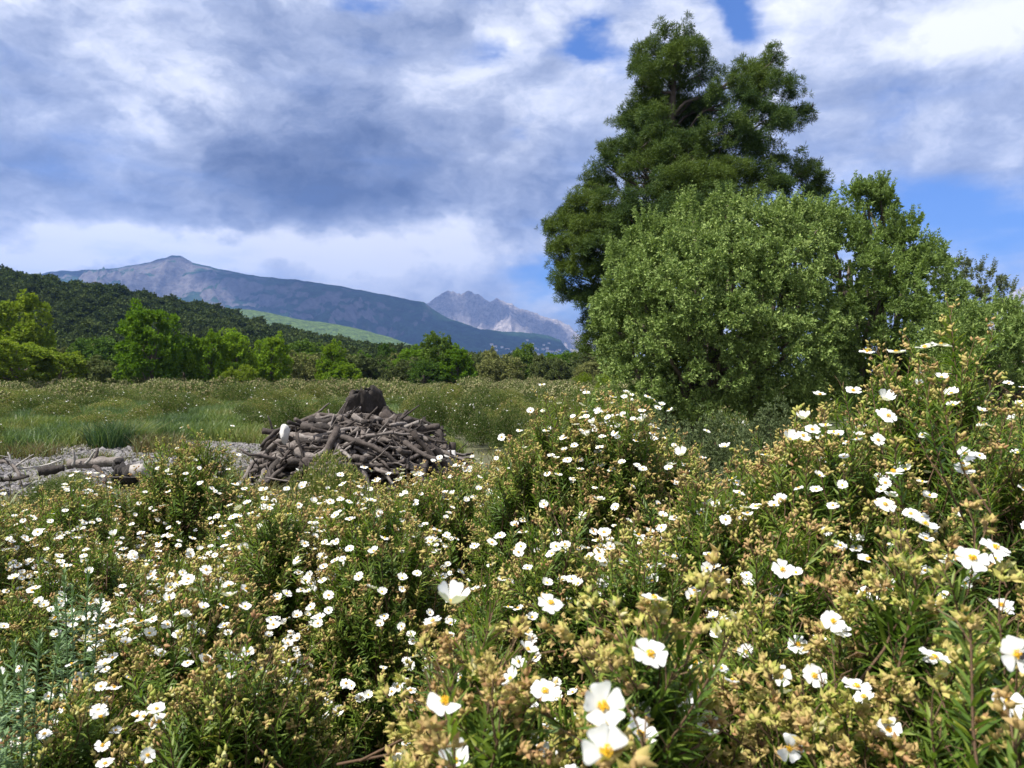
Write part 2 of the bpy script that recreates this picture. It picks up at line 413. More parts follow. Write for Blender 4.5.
    fac = t.node('ShaderNodeMapRange', interpolation_type='SMOOTHSTEP'); t.link(al, fac.inputs[0])
    fac.inputs[1].default_value = 0.0; fac.inputs[2].default_value = 1.05
    cck = t.vmath('MULTIPLY', cc, (k, k, k))
    skc = t.vmath('MULTIPLY', sky.outputs[0], (0.30, 0.50, 0.86))
    mx = t.mix(fac.outputs[0], skc, cck)
    t.link(mx, bg.inputs['Color'])
    try: w.cycles.sampling_method = 'MANUAL'; w.cycles.sample_map_resolution = 512
    except Exception: pass
build_world()

# ------------------------------------------------------------------ terrain
xs = np.concatenate([np.linspace(-8000, -300, 24), np.linspace(-250, -30, 30), np.linspace(-28, 28, 180), np.linspace(30, 250, 30), np.linspace(300, 8000, 24)])
ys = np.concatenate([np.linspace(-35, -1, 10), np.linspace(0, 40, 130), np.linspace(42, 300, 60), np.linspace(350, 10400, 40)])
def ground_z(x, y):
    near = np.clip(1 - np.abs(y) / 150, 0, 1)
    return (fbm(x * 0.35, y * 0.35, 4, 3) - 0.5) * 0.16 * near
gx, gy = np.meshgrid(xs, ys)
gv = np.stack([gx, gy, ground_z(gx, gy)], -1).reshape(-1, 3)
def grid_q(nr, nc):
    i, j = np.meshgrid(np.arange(nr - 1), np.arange(nc - 1), indexing='ij')
    a = i * nc + j
    return np.stack([a, a + 1, a + nc + 1, a + nc], -1).reshape(-1, 4)
tag(mesh_obj('ground', gv, grid_q(len(ys), len(xs)), np.zeros((len(ys) - 1) * (len(xs) - 1), int), M_GROUND), kind='structure')

def mountain(name, prof, Yr, Yf, Yb, mat, seed, amp, gully, power=1.25, nu=420, nv=130, jag=0.0, extra=None):
    px = np.array([p[0] for p in prof], float); py = np.array([p[1] for p in prof], float)
    u = np.linspace(px[0], px[-1], nu)
    X = (u - 512) / F_PX * Yr
    Z = CAM_Z + (HOR - np.interp(u, px, py)) / F_PX * Yr
    J = (fbm(X * 0.012, X * 0 + 3, 4, seed + 5, 0.6) - 0.5) * jag
    ker = np.hanning(nu // 5 * 2 + 1); ker /= ker.sum(); Zs = np.convolve(np.pad(Z, nu // 5, mode='edge'), ker, 'valid')
    nb = nv // 4
    v = np.concatenate([np.linspace(-1, 0, nb, endpoint=False), np.linspace(0, 1, nv - nb)])
    UU, VV = np.meshgrid(np.arange(nu), v)
    XX = X[UU]; ZZ = Z[UU]
    yy = np.where(VV < 0, Yr + (-VV) * (Yb - Yr), Yr - VV * (Yr - Yf))
    a = np.abs(VV)
    wob = (fbm(XX * gully * 0.35, yy * gully * 0.35, 4, seed + 9) - 0.5)
    q = np.clip(a * 2.2, 0, 1); ZZ = ZZ * (1 - q) + Zs[UU] * q * 1.05 + J[UU] * np.exp(-a * 14)
    base = np.where(VV < 0, (1 - a) ** 1.2, (1 - a) ** power)
    env = np.clip(a * 6, 0, 1) * (1 - a) ** 0.6
    rid = fbm((XX + wob * 900 + yy * 0.35) * gully, yy * gully * 0.9, 6, seed, 0.5, True) - 0.70
    zz = ZZ * base + (rid + (fbm(XX * gully * 5 + 7, yy * gully * 4, 4, seed + 3, 0.55, True) - .68) * .22) * amp * env * np.clip(ZZ / max(Z.max(), 1), 0.15, 1)
    if extra is not None: zz = extra(XX, yy, zz)
    zz = zz - 6 * a
    V = np.stack([XX, yy, zz], -1).reshape(-1, 3)
    o = mesh_obj(name, V, grid_q(nv, nu)[:, ::-1], np.zeros((nv - 1) * (nu - 1), int), mat)
    tag(o, kind='structure')
    return V.reshape(nv, nu, 3)

M_MT1 = mountain_mat('ridge_rock', (0.085, 0.076, 0.082), (0.21, 0.19, 0.19), (0.022, 0.048, 0.022), -0.75, 0.25, 0.004, 800)
M_MT2 = mountain_mat('far_rock', (0.22, 0.19, 0.185), (0.52, 0.46, 0.42), (0.06, 0.075, 0.04), 0.7, 1.15, 0.004, 1000)
M_FOOT = mountain_mat('foothill_scrub', (0.24, 0.22, 0.15), (0.3, 0.28, 0.19), (0.125, 0.185, 0.04), 0.25, 0.85, 0.02, 900)
mt1 = mountain('mountain', [(-120, 300), (-40, 290), (0, 284), (30, 275), (60, 271), (100, 270), (130, 266), (150, 262), (158, 259), (166, 258), (172, 255), (180, 256), (192, 262), (215, 268), (250, 275), (290, 279), (330, 284),
                            (370, 292), (400, 298), (424, 302), (432, 309), (450, 319), (480, 329), (500, 331), (520, 332), (545, 335), (560, 339), (568, 350), (600, 372)],
               5500, 3000, 7500, M_MT1, 21, 560, 0.0020, 1.35, jag=16)
mt2 = mountain('far_mountain', [(360, 345), (400, 318), (420, 306), (430, 301), (437, 298), (446, 292), (453, 290.5), (461, 293), (468, 290), (474, 292), (482, 298), (489, 302), (496, 299), (504, 300), (513, 305), (524, 310),
                                (536, 314), (550, 317), (560, 320), (570, 325), (580, 336), (600, 352), (660, 372)],
               8200, 6600, 9800, M_MT2, 44, 900, 0.0019, 1.05, jag=60)
mt3 = mountain('eastern_mountain', [(900, 374), (960, 345), (990, 315), (1006, 296), (1016, 288), (1030, 284), (1060, 274), (1100, 270), (1180, 290), (1300, 340)],
               7000, 5600, 8600, M_MT2, 71, 260, 0.0018, 1.1, nu=220, nv=90, jag=50)
foot = mountain('foothill', [(-60, 350), (60, 330), (140, 312), (200, 306), (250, 310), (300, 319), (340, 325), (370, 331), (395, 339), (420, 348), (450, 361), (500, 373)],
                2700, 1700, 3300, M_FOOT, 8, 60, 0.004, 1.1, nu=260, nv=90, jag=8)

# the wooded hill on the left
def hill_h(x, y):
    """height of the wooded hill that falls from the left down towards the plain"""
    ridge = np.interp(x, [-900, -420, -206, -180, -130, -90, -60, -35, -20, 40], [70, 58, 36, 32, 22, 12, 6.5, 2.5, 0.8, 0])
    v = np.clip((y - 105) / 195.0, 0, 1); b = np.clip((y - 300) / 260.0, 0, 1)
    s = v * v * (3 - 2 * v) * (1 - b * b)
    return ridge * s + (fbm(x * 0.03, y * 0.03, 4, 13) - 0.5) * 3.5 * s
hx, hy = np.meshgrid(np.linspace(-900, 60, 160), np.linspace(100, 560, 90))
M_HILL = stone_mat('hill_soil', (0.05, 0.055, 0.03), (0.12, 0.11, 0.07), 0.5)
tag(mesh_obj('hill', np.stack([hx, hy, hill_h(hx, hy) - 0.4], -1).reshape(-1, 3), grid_q(90, 160), np.zeros(89 * 159, int), M_HILL), kind='structure')

# the haze of the bay air
def haze():
    x0, x1, y0, y1, z0, z1 = -8300, 8300, -45, 10600, -8, 1500
    V = np.array([[x0, y0, z0], [x1, y0, z0], [x1, y1, z0], [x0, y1, z0], [x0, y0, z1], [x1, y0, z1], [x1, y1, z1], [x0, y1, z1]], float)
    Q = np.array([[0, 3, 2, 1], [4, 5, 6, 7], [0, 1, 5, 4], [1, 2, 6, 5], [2, 3, 7, 6], [3, 0, 4, 7]])
    m, t, out = new_mat('haze_air')
    v = t.node('ShaderNodeVolumePrincipled')
    v.inputs['Color'].default_value = (0.26, 0.46, 1.0, 1); v.inputs['Density'].default_value = HAZE
    v.inputs['Anisotropy'].default_value = 0.1
    t.link(v.outputs[0], out.inputs['Volume'])
    tag(mesh_obj('haze', V, Q, np.zeros(6, int), m, smooth=False), kind='stuff')
HAZE = 9.0e-5
haze()

# ------------------------------------------------------------------ leaf templates (all quads)
def T_of(g): return g.arrays()

def leaf_strip(L, W, nseg=2, fold=0.25, droop=0.15):
    """a narrow leaf growing along +z from the origin, its face turned to +y"""
    s = np.linspace(0, 1, nseg + 1)
    w = W * np.clip(np.sin(PI * (0.12 + 0.86 * s)) ** 0.8, 0.06, 1) * 0.5
    y = -droop * L * s * s
    V = []
    for k in range(nseg + 1):
        V += [[-w[k], y[k] + fold * w[k], L * s[k]], [0, y[k], L * s[k]], [w[k], y[k] + fold * w[k], L * s[k]]]
    Q = []
    for k in range(nseg):
        a = 3 * k
        Q += [[a, a + 1, a + 4, a + 3], [a + 1, a + 2, a + 5, a + 4]]
    return np.array(V), np.array(Q)

def leaf_card(L, W):
    V = np.array([[0, 0, 0], [W / 2, 0.0, L * 0.5], [0, -0.06 * L, L], [-W / 2, 0.0, L * 0.5]])
    return V, np.array([[0, 1, 2, 3]])

def tpl(V, Q, a=0.0, b=0.0):
    g = Geo(); g.add(V, Q, 0, a, b); return g.arrays()

def shoot_templates(n, lod, seed):
    """flowering rockrose shoots: (leaves, buds, twig), tip of the leafy part at the origin, growing along +z"""
    rs = np.random.RandomState(seed); out = []
    nl, segs = ((18, 3), (15, 2), (11, 1))[lod]
    for k in range(n):
        gl, gb, gt = Geo(), Geo(), Geo()
        LL = rs.uniform(0.13, 0.19)
        bend = rs.uniform(-0.05, 0.05, 2) if lod == 0 else rs.uniform(-0.03, 0.03, 2)
        pos = lambda s: np.array([bend[0] * s * s, bend[1] * s * s, -LL * s])
        ang = rs.uniform(0, PI)
        for i in range(nl):
            s = (i + 0.3) / nl
            ang += PI / 2 + rs.uniform(-0.3, 0.3)
            for h in (0, 1):
                a = ang + h * PI
                tilt = 0.55 + 0.5 * s + rs.uniform(-0.2, 0.25)
                D = np.array([math.cos(a) * math.sin(tilt), math.sin(a) * math.sin(tilt), math.cos(tilt)])
                L = rs.uniform(0.030, 0.048) * (0.65 + 0.5 * min(1, s * 2.2)); W = L * rs.uniform(0.13, 0.19)
                if lod == 2: V, Q = leaf_card(L * 1.1, W * 1.5)
                else: V, Q = leaf_strip(L, W, segs, 0.3, rs.uniform(0.05, 0.3))
                # face outward-up
                X = norm(np.cross(D, [0, 0, 1.0])); Yv = np.cross(D, X)
                R = np.stack([X, -Yv, D], 1)
                gl.add(V @ R.T + pos(s), Q, 0, rs.uniform(0, 1), max(0, 0.8 - s * 2.2) * rs.uniform(0.4, 1))
        # the cymes: hairy pointed buds on short stalks
        nc = rs.randint(2, 4); nb = (5, 4, 3)[lod]
        for c in range(nc):
            a = rs.uniform(0, 2 * PI); sp = rs.uniform(0.004, 0.022) * (1 + c * 0.5)
            H = rs.uniform(0.015, 0.055)
            e = np.array([math.cos(a) * sp, math.sin(a) * sp, H])
            V, Q = tube([[0, 0, -0.01], e * np.array([0.4, 0.4, 0.55]), e], [0.0011, 0.0009, 0.0007], 4 if lod else 4, False)
            gt.add(V, Q, 0, rs.uniform(0.3, 1), 0)
            for b in range(nb + rs.randint(-1, 2)):
                a2 = rs.uniform(0, 2 * PI); r2 = rs.uniform(0.002, 0.013)
                bp = e + np.array([math.cos(a2) * r2, math.sin(a2) * r2, rs.uniform(-0.012, 0.010)])
                sz = rs.uniform(0.0029, 0.0048) * (1.0, 1.1, 1.25)[lod]
                nu, nv = ((6, 4), (5, 3), (4, 2))[lod]
                V, Q = ball(nu, nv, 1, 1, 1.6)
                V[:, :2] *= np.where(V[:, 2:3] > 0, 1 - 0.45 * V[:, 2:3], 1.0)
                D = norm(np.array([[math.cos(a2) * 0.6, math.sin(a2) * 0.6, rs.uniform(0.1, 1.0)]]))
                R = frames(D, rs=rs)[0]
                gb.add((V * sz) @ R.T + bp, Q, 0, rs.uniform(0, 1), 0)
                if lod == 0:        # loose sepals round the bud
                    for q in range(3):
                        a3 = a2 + q * 2.1
                        V, Q = leaf_strip(sz * 3.4, sz * 1.7, 2, 0.5, -0.1)
                        D2 = norm(np.array([[math.cos(a3) * 0.5, math.sin(a3) * 0.5, 0.8]]))
                        R2 = R @ frames(D2, rs=rs)[0]
                        gb.add(V @ R2.T + bp - D[0] * sz * 0.9, Q, 0, rs.uniform(0, 1), 0)
        P = np.array([pos(s) for s in (0, 0.5, 1.0, 1.5)])
        V, Q = tube(P, [0.0013, 0.0016, 0.002, 0.0024], 4, False)
        gt.add(V, Q, 0, 0.4, 0)
        out.append((gl.arrays(), gb.arrays(), gt.arrays()))
    return out
SHOOTS = [shoot_templates(7, l, 100 + l) for l in range(3)]

# flower meshes: petals + centre
def flower_meshes(n):
    out = []
    for k in range(n):
        rs = np.random.RandomState(500 + k)
        cup = (0.05, 0.16, 0.3, 0.1, 0.22, 0.5, 0.12, 0.2, 0.3, 1.1, 0.2)[k]
        g = Geo()
        for p in range(5):
            if (k == 8 and p in (1, 2)) or (k == 10 and p == 3): continue       # petals already fallen
            a = p * 2 * PI / 5 + rs.uniform(-0.1, 0.1)
            lift = cup + rs.uniform(-0.08, 0.1); ln = rs.uniform(0.92, 1.06); wd = rs.uniform(0.92, 1.12)
            u = np.array([0.06, 0.3, 0.55, 0.78, 0.93, 1.0]); w = np.linspace(-1, 1, 6)
            prof = np.array([0.07, 0.22, 0.37, 0.47, 0.45, 0.30]) * wd
            UU, WW = np.meshgrid(u, w, indexing='ij')
            PP = prof[:, None] * WW
            r = UU * ln - 0.06 * np.clip(UU - 0.8, 0, 1) * 5 * (1 - np.abs(WW)) * rs.uniform(0.2, 1.2)
            zz = lift * UU ** 1.4 + 0.035 * np.sin(WW * 4 + rs.uniform(0, 6)) * UU + 0.07 * WW * (1 if p % 2 else -1) * UU - 0.10 * np.clip(UU - 0.6, 0, 1) * rs.uniform(-0.6, 1.8) + rs.normal(0, 0.012, UU.shape)
            c, s = math.cos(a), math.sin(a)
            V = np.stack([r * c - PP * s, r * s + PP * c, zz], -1).reshape(-1, 3)
            g.add(V, grid_q(6, 6), 0, rs.uniform(0, 1), np.clip(0.35 - UU, 0, 1).reshape(-1) * 1.2)
        gc = Geo()
        V, Q = ball(10, 5, 0.15, 0.15, 0.10); gc.add(V + [0, 0, 0.07], Q, 0, 0.1)
        N = 46
        r = 0.27 * np.sqrt(rs.uniform(0, 1, N)); th = rs.uniform(0, 2 * PI, N)
        P = np.stack([r * np.cos(th), r * np.sin(th), 0.14 + 0.14 * (1 - (r / 0.27) ** 2) + rs.uniform(-0.03, 0.04, N)], -1)
        gc.inst(tpl(*ball(5, 3, 1, 1, 1.2)), P, frames(rs.normal(0, 1, (N, 3)) + [0, 0, 2], rs=rs), 0.042, rs.uniform(0, 1, N))
        out.append((g.arrays(), gc.arrays()))
    return out
FLW = flower_meshes(11)
def proto_mesh(name, arr, mats):
    o = mesh_obj(name, arr[0], arr[1], arr[2], mats, None, True, arr[3], arr[4]); me = o.data
    bpy.data.objects.remove(o); return me
FL_PETALS = [proto_mesh('petals', a, M_PETAL) for a, b in FLW]
FL_CENTRE = [proto_mesh('flower_centre', b, M_STAMEN) for a, b in FLW]
FL_WHOLE = []
for a, b in FLW:
    g = Geo(); g.add(a[0], a[1], 0, a[3], a[4]); g.add(b[0], b[1], 1, b[3], b[4])
    FL_WHOLE.append(proto_mesh('flower', g.arrays(), [M_PETAL, M_STAMEN]))

def place_flower(parent, origin, P, D, size, rs, near):
    k = rs.randint(0, len(FL_PETALS))
    o = bpy.data.objects.new('flower', FL_PETALS[k] if near else FL_WHOLE[k])
    COL.objects.link(o); o.parent = parent
    R = frames(np.array([D]), rs=rs)[0]
    from mathutils import Matrix
    M = Matrix([[*(R[i] * size), P[i] - origin[i]] for i in range(3)] + [[0, 0, 0, 1]])
    o.matrix_local = M
    if near:
        c = bpy.data.objects.new('flower_centre', FL_CENTRE[k]); COL.objects.link(c); c.parent = o
    return o

HEROES = []   # (P, facing, radius)
def rockrose(label, cx, cy, top, hw, hd, n, nfl, lod, seed, group='flowering rockrose bushes in front', lumps=5, lo=0.3, heroes=(), peaks=(), fl_bias=None, bud_p=0.82, more=0):
    rs = np.random.RandomState(seed)
    root = empty('rockrose_bush', (cx, cy, 0)); tag(root, label, 'bush', group)
    O = np.array([cx, cy, 0.0])
    dom = []
    for k in range(lumps):
        a = 2 * PI * (k + rs.uniform(-0.3, 0.3)) / lumps; d = rs.uniform(0.25, 0.62) if k else 0.0
        tk = top * (rs.uniform(0.84, 0.99) if k else 1.0)
        rr = rs.uniform(0.42, 0.62)
        dom.append((math.cos(a) * d * hw, math.sin(a) * d * hd, tk, rr * hw, rr * hd))
    for (dx, dy, tk, r) in peaks: dom.append((dx, dy, tk, r, r))
    dom = np.array(dom)
    P, D, Fq = [], [], []
    area = dom[:, 3] * dom[:, 4] + 0.3 * dom[:, 3] * dom[:, 2]
    cnt = 0
    need = n = int(n * (1.15 if lod == 0 else 1.6))
    while cnt < need:
        m = need * 2
        k = rs.choice(len(dom), m, p=area / area.sum())
        d = norm(rs.normal(0, 1, (m, 3))); d[:, 2] = np.abs(d[:, 2]) - 0.12
        d = norm(d)
        f = 1.04 - 0.30 * rs.uniform(0, 1, m) ** 1.6
        c = dom[k]
        zc = c[:, 2] * 0.42
        pt = np.stack([c[:, 0] + d[:, 0] * c[:, 3] * f, c[:, 1] + d[:, 1] * c[:, 4] * f, zc + d[:, 2] * (c[:, 2] - zc) * f], -1)
        ok = pt[:, 2] > lo * top
        for q in range(len(dom)):
            e = dom[q]; zq = e[2] * 0.42
            r = ((pt[:, 0] - e[0]) / e[3]) ** 2 + ((pt[:, 1] - e[1]) / e[4]) ** 2 + ((pt[:, 2] - zq) / (e[2] - zq)) ** 2
            ok &= ~((q != k) & (r < 0.62))
        wp = pt + O
        ok &= (np.linalg.norm(wp - np.array([0, 0, CAM_Z]), axis=1) > 0.42)
        # clumpy: leave hollows between the boughs
        hol = vnoise(wp[:, 0] * 6 + 40, wp[:, 1] * 6 + wp[:, 2] * 7, seed)
        ok &= hol > (0.22 if lod == 0 else 0.16)
        dd = norm(norm(np.stack([d[:, 0] / c[:, 3], d[:, 1] / c[:, 4], d[:, 2] / (c[:, 2] - zc)], -1)) * 0.55 + np.array([0, 0, 0.75]) + rs.normal(0, 0.22, (m, 3)))
        P.append(pt[ok]); D.append(dd[ok]); Fq.append(f[ok]); cnt += ok.sum()
    P = np.concatenate(P)[:need]; D = np.concatenate(D)[:need]; Fq = np.concatenate(Fq)[:need]
    # a few shoots stand proud of the rest
    tall = rs.uniform(0, 1, need) < 0.10
    P[tall] += D[tall] * rs.uniform(0.02, 0.09, (tall.sum(), 1))
    if len(heroes):
        hp = np.array([h[0] for h in heroes]) - O; hdn = norm(np.array([[rs.normal(0, 0.12), rs.normal(0, 0.12) + 0.06, 1.0] for h in heroes]))
        P = np.concatenate([P, hp - hdn * 0.072]); D = np.concatenate([D, hdn]); Fq = np.concatenate([Fq, np.zeros(len(hp))])
    T = SHOOTS[lod]
    gl, gb, gt = Geo(), Geo(), Geo()
    pick = rs.randint(0, len(T), len(P)); R = frames(D, rs=rs); S = rs.uniform(0.78, 1.0, len(P)) if lod == 0 else rs.uniform(0.6, 0.86, len(P)); rv = rs.uniform(0, 1, len(P))
    for k in range(len(T)):
        s = pick == k
        gl.inst(T[k][0], P[s], R[s], S[s], rv[s])
        s2 = s & (rs.uniform(0, 1, len(P)) < bud_p)
        gb.inst(T[k][1], P[s2], R[s2], S[s2] * 1.0, rs.uniform(0, 1, s2.sum()))
        gt.inst(T[k][2], P[s], R[s], S[s])
    # woody branches that carry the shoots
    nb = 46 if lod < 2 else 26
    for q in rs.choice(len(P), min(nb, len(P)), replace=False):
        e = P[q] - D[q] * 0.16; b0 = np.array([rs.uniform(-0.12, 0.12) * hw * 2 + 0.35 * e[0], rs.uniform(-0.12, 0.12) * hd * 2 + 0.35 * e[1], -0.02])
        tt = np.linspace(0, 1, 6)[:, None]
        mid = b0 * 0.35 + e * 0.65 - np.array([0, 0, 0.18 * e[2]])
        C = (1 - tt) ** 2 * b0 + 2 * tt * (1 - tt) * mid + tt ** 2 * e + rs.normal(0, 0.012, (6, 3)) * (tt * (1 - tt) * 4)
        V, Q = tube(C, np.linspace(0.011, 0.003, 6) * rs.uniform(0.7, 1.2), 5, False)
        gt.add(V, Q, 0, rs.uniform(0, 0.5), 0)
    gl.build('foliage', M_LEAF, root)
    tag(gb.build('buds', M_BUD, root), kind='stuff')
    gt.build('twigs', M_TWIG, root)
    # flowers on the outermost shoots
    score = (Fq > 0.9) & (P[:, 2] > 0.45 * top)
    wp = P + O
    vis = norm(np.array([0, 0, CAM_Z]) - wp); fac = (vis * norm(P - np.array([0, 0, 0.4 * top]))).sum(1)
    w = np.clip(fac + 0.25, 0.005, 1.5) ** 1.5 * score * (vnoise(wp[:, 0] * 7, wp[:, 1] * 7 + wp[:, 2] * 6, seed + 3) ** 1.5 + 0.06)
    if fl_bias is not None: w = w * fl_bias(wp)
    nfl = min(nfl, 100 - len(heroes), int((w > 0).sum()))
    idx = rs.choice(len(P), nfl, replace=False, p=w / w.sum())
    for q in idx:
        dist = np.linalg.norm(wp[q] - np.array([0, 0, CAM_Z]))
        fd = norm(D[q] * 0.6 + np.array([0, 0, 0.55]) + vis[q] * rs.uniform(-0.1, 0.7) + rs.normal(0, 0.25, 3))
        pos = wp[q] + D[q] * rs.uniform(0.045, 0.075) + vis[q] * 0.012 + rs.normal(0, 0.008, 3)
        place_flower(root, O, pos, fd, rs.uniform(0.0095, 0.0135) * (1.12 if lod == 0 else 1), rs, dist < 1.6)
    for h in heroes:
        place_flower(root, O, h[0], h[1], h[2], rs, True)
    if more:
        w[idx] = 0; more = min(more, int((w > 0).sum())); q = rs.choice(len(P), more, replace=False, p=w / w.sum())
        fd = norm(D[q] * 0.6 + np.array([0, 0, 0.55]) + vis[q] * rs.uniform(-0.1, 0.6, (more, 1)) + rs.normal(0, 0.25, (more, 3)))
        pos = P[q] + D[q] * rs.uniform(0.04, 0.075, (more, 1)) + vis[q] * 0.012; gf = Geo(); R = frames(fd, rs=rs); S = rs.uniform(0.009, 0.013, more)
        cb = tpl(*ball(6, 3, .24, .24, .17), 0.6)
        for k in range(4):
            e = np.arange(more) % 4 == k; gf.inst(FLW[k + 2][0], pos[e], R[e], S[e]); gf.inst(cb, pos[e] + fd[e] * 0.0022, R[e], S[e], m=1)
        tag(gf.build('flowers', [M_PETAL, M_STAMEN], root), kind='stuff')
    return root

# ------------------------------------------------------------------ foreground bushes
def hero(px, py, size_px, face=(0, -0.55, 0.8), r=0.015):
    Y = F_PX * 2 * r / size_px
    return (at(px, py, Y), norm(np.array(face, float)), r)

def bush_px(label, px, py_top, Y, hw, n, nfl, lod, seed, hd=None, **kw):
    p = at(px, py_top, Y)
    return rockrose(label, p[0], Y, p[2], hw, hd or hw, n, nfl, lod, seed, **kw)

H_D = [hero(445, 702, 36), hero(452, 604, 32, (0.1, -0.2, 0.95)), hero(545, 692, 29, (0, -0.4, 0.9)), hero(455, 762, 30)]
H_C = [hero(603, 707, 42, (0.05, -0.75, 0.65)), hero(606, 752, 50, (0.0, -0.75, 0.65)), hero(650, 655, 35, (0.1, -0.5, 0.85)), hero(695, 663, 20, (0, -0.7, 0.7)),
       hero(705, 727, 24, (0, -0.7, 0.7)), hero(640, 735, 30, (0.3, -0.3, 0.9)), hero(696, 695, 24)]
H_B = [hero(789, 748, 27, (0, -0.9, 0.45)), hero(1008, 703, 32, (0, -0.75, 0.6)), hero(1016, 655, 36, (0.1, -0.85, 0.5)), hero(972, 559, 30, (-0.1, -0.6, 0.8)), hero(995, 548, 26, (0.2, -0.4, 0.9)),
       hero(925, 525, 24, (0.3, -0.2, 0.9)), hero(833, 622, 24, (0, -0.6, 0.8)), hero(814, 676, 23, (0, -0.8, 0.6)), hero(798, 645, 21, (0, -0.6, 0.8)), hero(895, 641, 22, (-0.3, -0.5, 0.8)), hero(780, 676, 22, (0, -0.8, 0.6)),
       hero(838, 630, 24, (0.3, -0.4, 0.8)), hero(1001, 606, 24, (0.2, -0.3, 0.9)), hero(872, 750, 24, (0.4, -0.3, 0.8)), hero(868, 560, 20, (-0.1, -0.2, 0.95))]
H_A = [hero(867, 352, 14, (0, -0.2, 1)), hero(884, 414, 16, (0, -0.6, 0.8)), hero(885, 400, 16, (0, -0.6, 0.8)), hero(888, 416, 17, (0, -0.7, 0.7)), hero(853, 391, 15, (0, -0.5, 0.8)), hero(896, 353, 18, (0, -0.15, 1)), hero(925, 348, 20, (-0.1, -0.1, 1)),
       hero(941, 346, 20, (0.1, -0.1, 1)), hero(893, 472, 19, (0, -0.4, 0.9)), hero(964, 470, 20, (0, -0.4, 0.9)), hero(965, 455, 19), hero(885, 505, 19), hero(782, 570, 21, (0, -0.7, 0.7)), hero(820, 395, 14, (0, -0.2, 1)), hero(790, 440, 15), hero(803, 436, 15), hero(812, 430, 15)]

bush_px('tall rockrose bush rising above the horizon on the right with a spire of buds', 890, 388, 1.75, 0.62, 1800, 83, 1, 1, hd=0.6, heroes=H_A, lumps=6, bud_p=0.95, more=130, peaks=[(0.10, -0.1, 1.52, 0.14), (0.03, -0.05, 1.44, 0.22), (-0.22, -0.15, 1.33, 0.24), (0.3, -0.1, 1.34, 0.2)])
bush_px('nearest rockrose bush in the lower right corner, a dark insect on one flower', 905, 575, 1.0, 0.42, 1200, 24, 0, 2, hd=0.36, heroes=H_B, lumps=5, bud_p=0.5)
bush_px('nearest rockrose bush at the bottom centre with the largest open flowers', 650, 640, 0.84, 0.20, 420, 8, 0, 3, hd=0.24, heroes=H_C, lumps=4, bud_p=0.6, more=14)
bush_px('slim rockrose bush at the bottom beside the dark hollow', 478, 640, 0.92, 0.17, 380, 12, 0, 4, hd=0.26, heroes=H_D, lumps=4, bud_p=0.6, more=14)
bush_px('rockrose bush with bare dark inner twigs below the tall middle bush', 560, 525, 1.65, 0.34, 850, 80, 1, 5, lumps=5, more=76)
bush_px('rockrose bush thick with tan buds, left of the tall right bush', 705, 492, 1.55, 0.36, 850, 60, 1, 6, lumps=5, bud_p=0.85, more=60)
bush_px('rounded rockrose bush in the middle, tallest before the far peak, flowers at its crown', 590, 400, 2.5, 0.40, 1500, 95, 1, 7, lumps=7, fl_bias=lambda w: np.where(w[:, 2] > 1.2, 5.0, 1.0), peaks=[(0.26, 0, 1.22, 0.18), (-0.12, -.05, 1.34, 0.2), (0.1, 0, 1.36, 0.2)], more=95)
bush_px('rockrose bush right in front of the woodpile with sprays of small flowers', 455, 470, 3.0, 0.5, 900, 96, 2, 8, more=114)
bush_px('rockrose bush starred with flowers over a dark hollow at its foot', 362, 495, 2.15, 0.40, 950, 96, 1, 9, lo=0.5, more=114)
bush_px('rockrose bush between the hollow and the gravel, flowers in bunches', 255, 498, 2.6, 0.48, 900, 96, 2, 10, more=133)
bush_px('upright rockrose bush at the edge of the gravel clearing', 208, 442, 3.7, 0.36, 750, 70, 2, 12)
bush_px('brownish rockrose bush at the left edge in front of the bleached trunk', 80, 492, 3.2, 0.6, 950, 96, 2, 13, bud_p=0.85, more=133)
bush_px('rust tinged rockrose bush cut by the left edge', -40, 495, 2.7, 0.5, 700, 60, 2, 14, bud_p=0.9, more=57)
bush_px('rockrose bush behind the blue green spurge', 100, 548, 2.1, 0.40, 850, 80, 1, 15, more=76)
bush_px('low rockrose bush full of olive buds beside the spurge', 200, 580, 1.7, 0.38, 950, 94, 1, 16, more=95)
bush_px('lowest rockrose bush on the bottom edge with bunched white flowers', 235, 672, 1.3, 0.32, 750, 70, 1, 17)
bush_px('rockrose bush in the bottom left corner under the spurge', 70, 700, 1.3, 0.26, 550, 30, 1, 18)
bush_px('rockrose bush behind the tall right one, cut by the right edge', 1035, 412, 2.4, 0.5, 850, 70, 2, 19, more=76)
bush_px('rockrose bush between the middle bush and the woodpile, more leaf than flower', 505, 458, 4.0, 0.5, 650, 60, 2, 20)
bush_px('rockrose bush below the woodpile with its flowers turned up', 350, 492, 4.0, 0.55, 650, 80, 2, 21)
bush_px('thin rockrose bush between middle bush and dark heath', 680, 440, 3.2, 0.26, 420, 30, 2, 22)

# ------------------------------------------------------------------ trees
def sprig(n, L, W, spread, seed, age_top=0.6, strip=False):
    """a leafy twig end: n leaves round the +z axis"""
    rs = np.random.RandomState(seed); g = Geo()
    for i in range(n):
        a = i * 2.4 + rs.uniform(-0.4, 0.4); tilt = spread * rs.uniform(0.35, 1.1)
        D = np.array([math.cos(a) * math.sin(tilt), math.sin(a) * math.sin(tilt), math.cos(tilt)])
        l = L * rs.uniform(0.7, 1.2)
        V, Q = leaf_card(l, W * rs.uniform(0.8, 1.25)) if not strip else leaf_strip(l, W, 2, 0.3, 0.2)
        R = frames(D[None], rs=rs)[0]
        g.add(V @ R.T + D * l * 0.12 + np.array([0, 0, rs.uniform(-0.4, 0.3) * L]), Q, 0, rs.uniform(0, 1), age_top * rs.uniform(0, 1))
    return g.arrays()
T_NEEDLE = [sprig(14, 0.145, 0.0165, 1.3, 40 + k, 0.5) for k in range(4)]
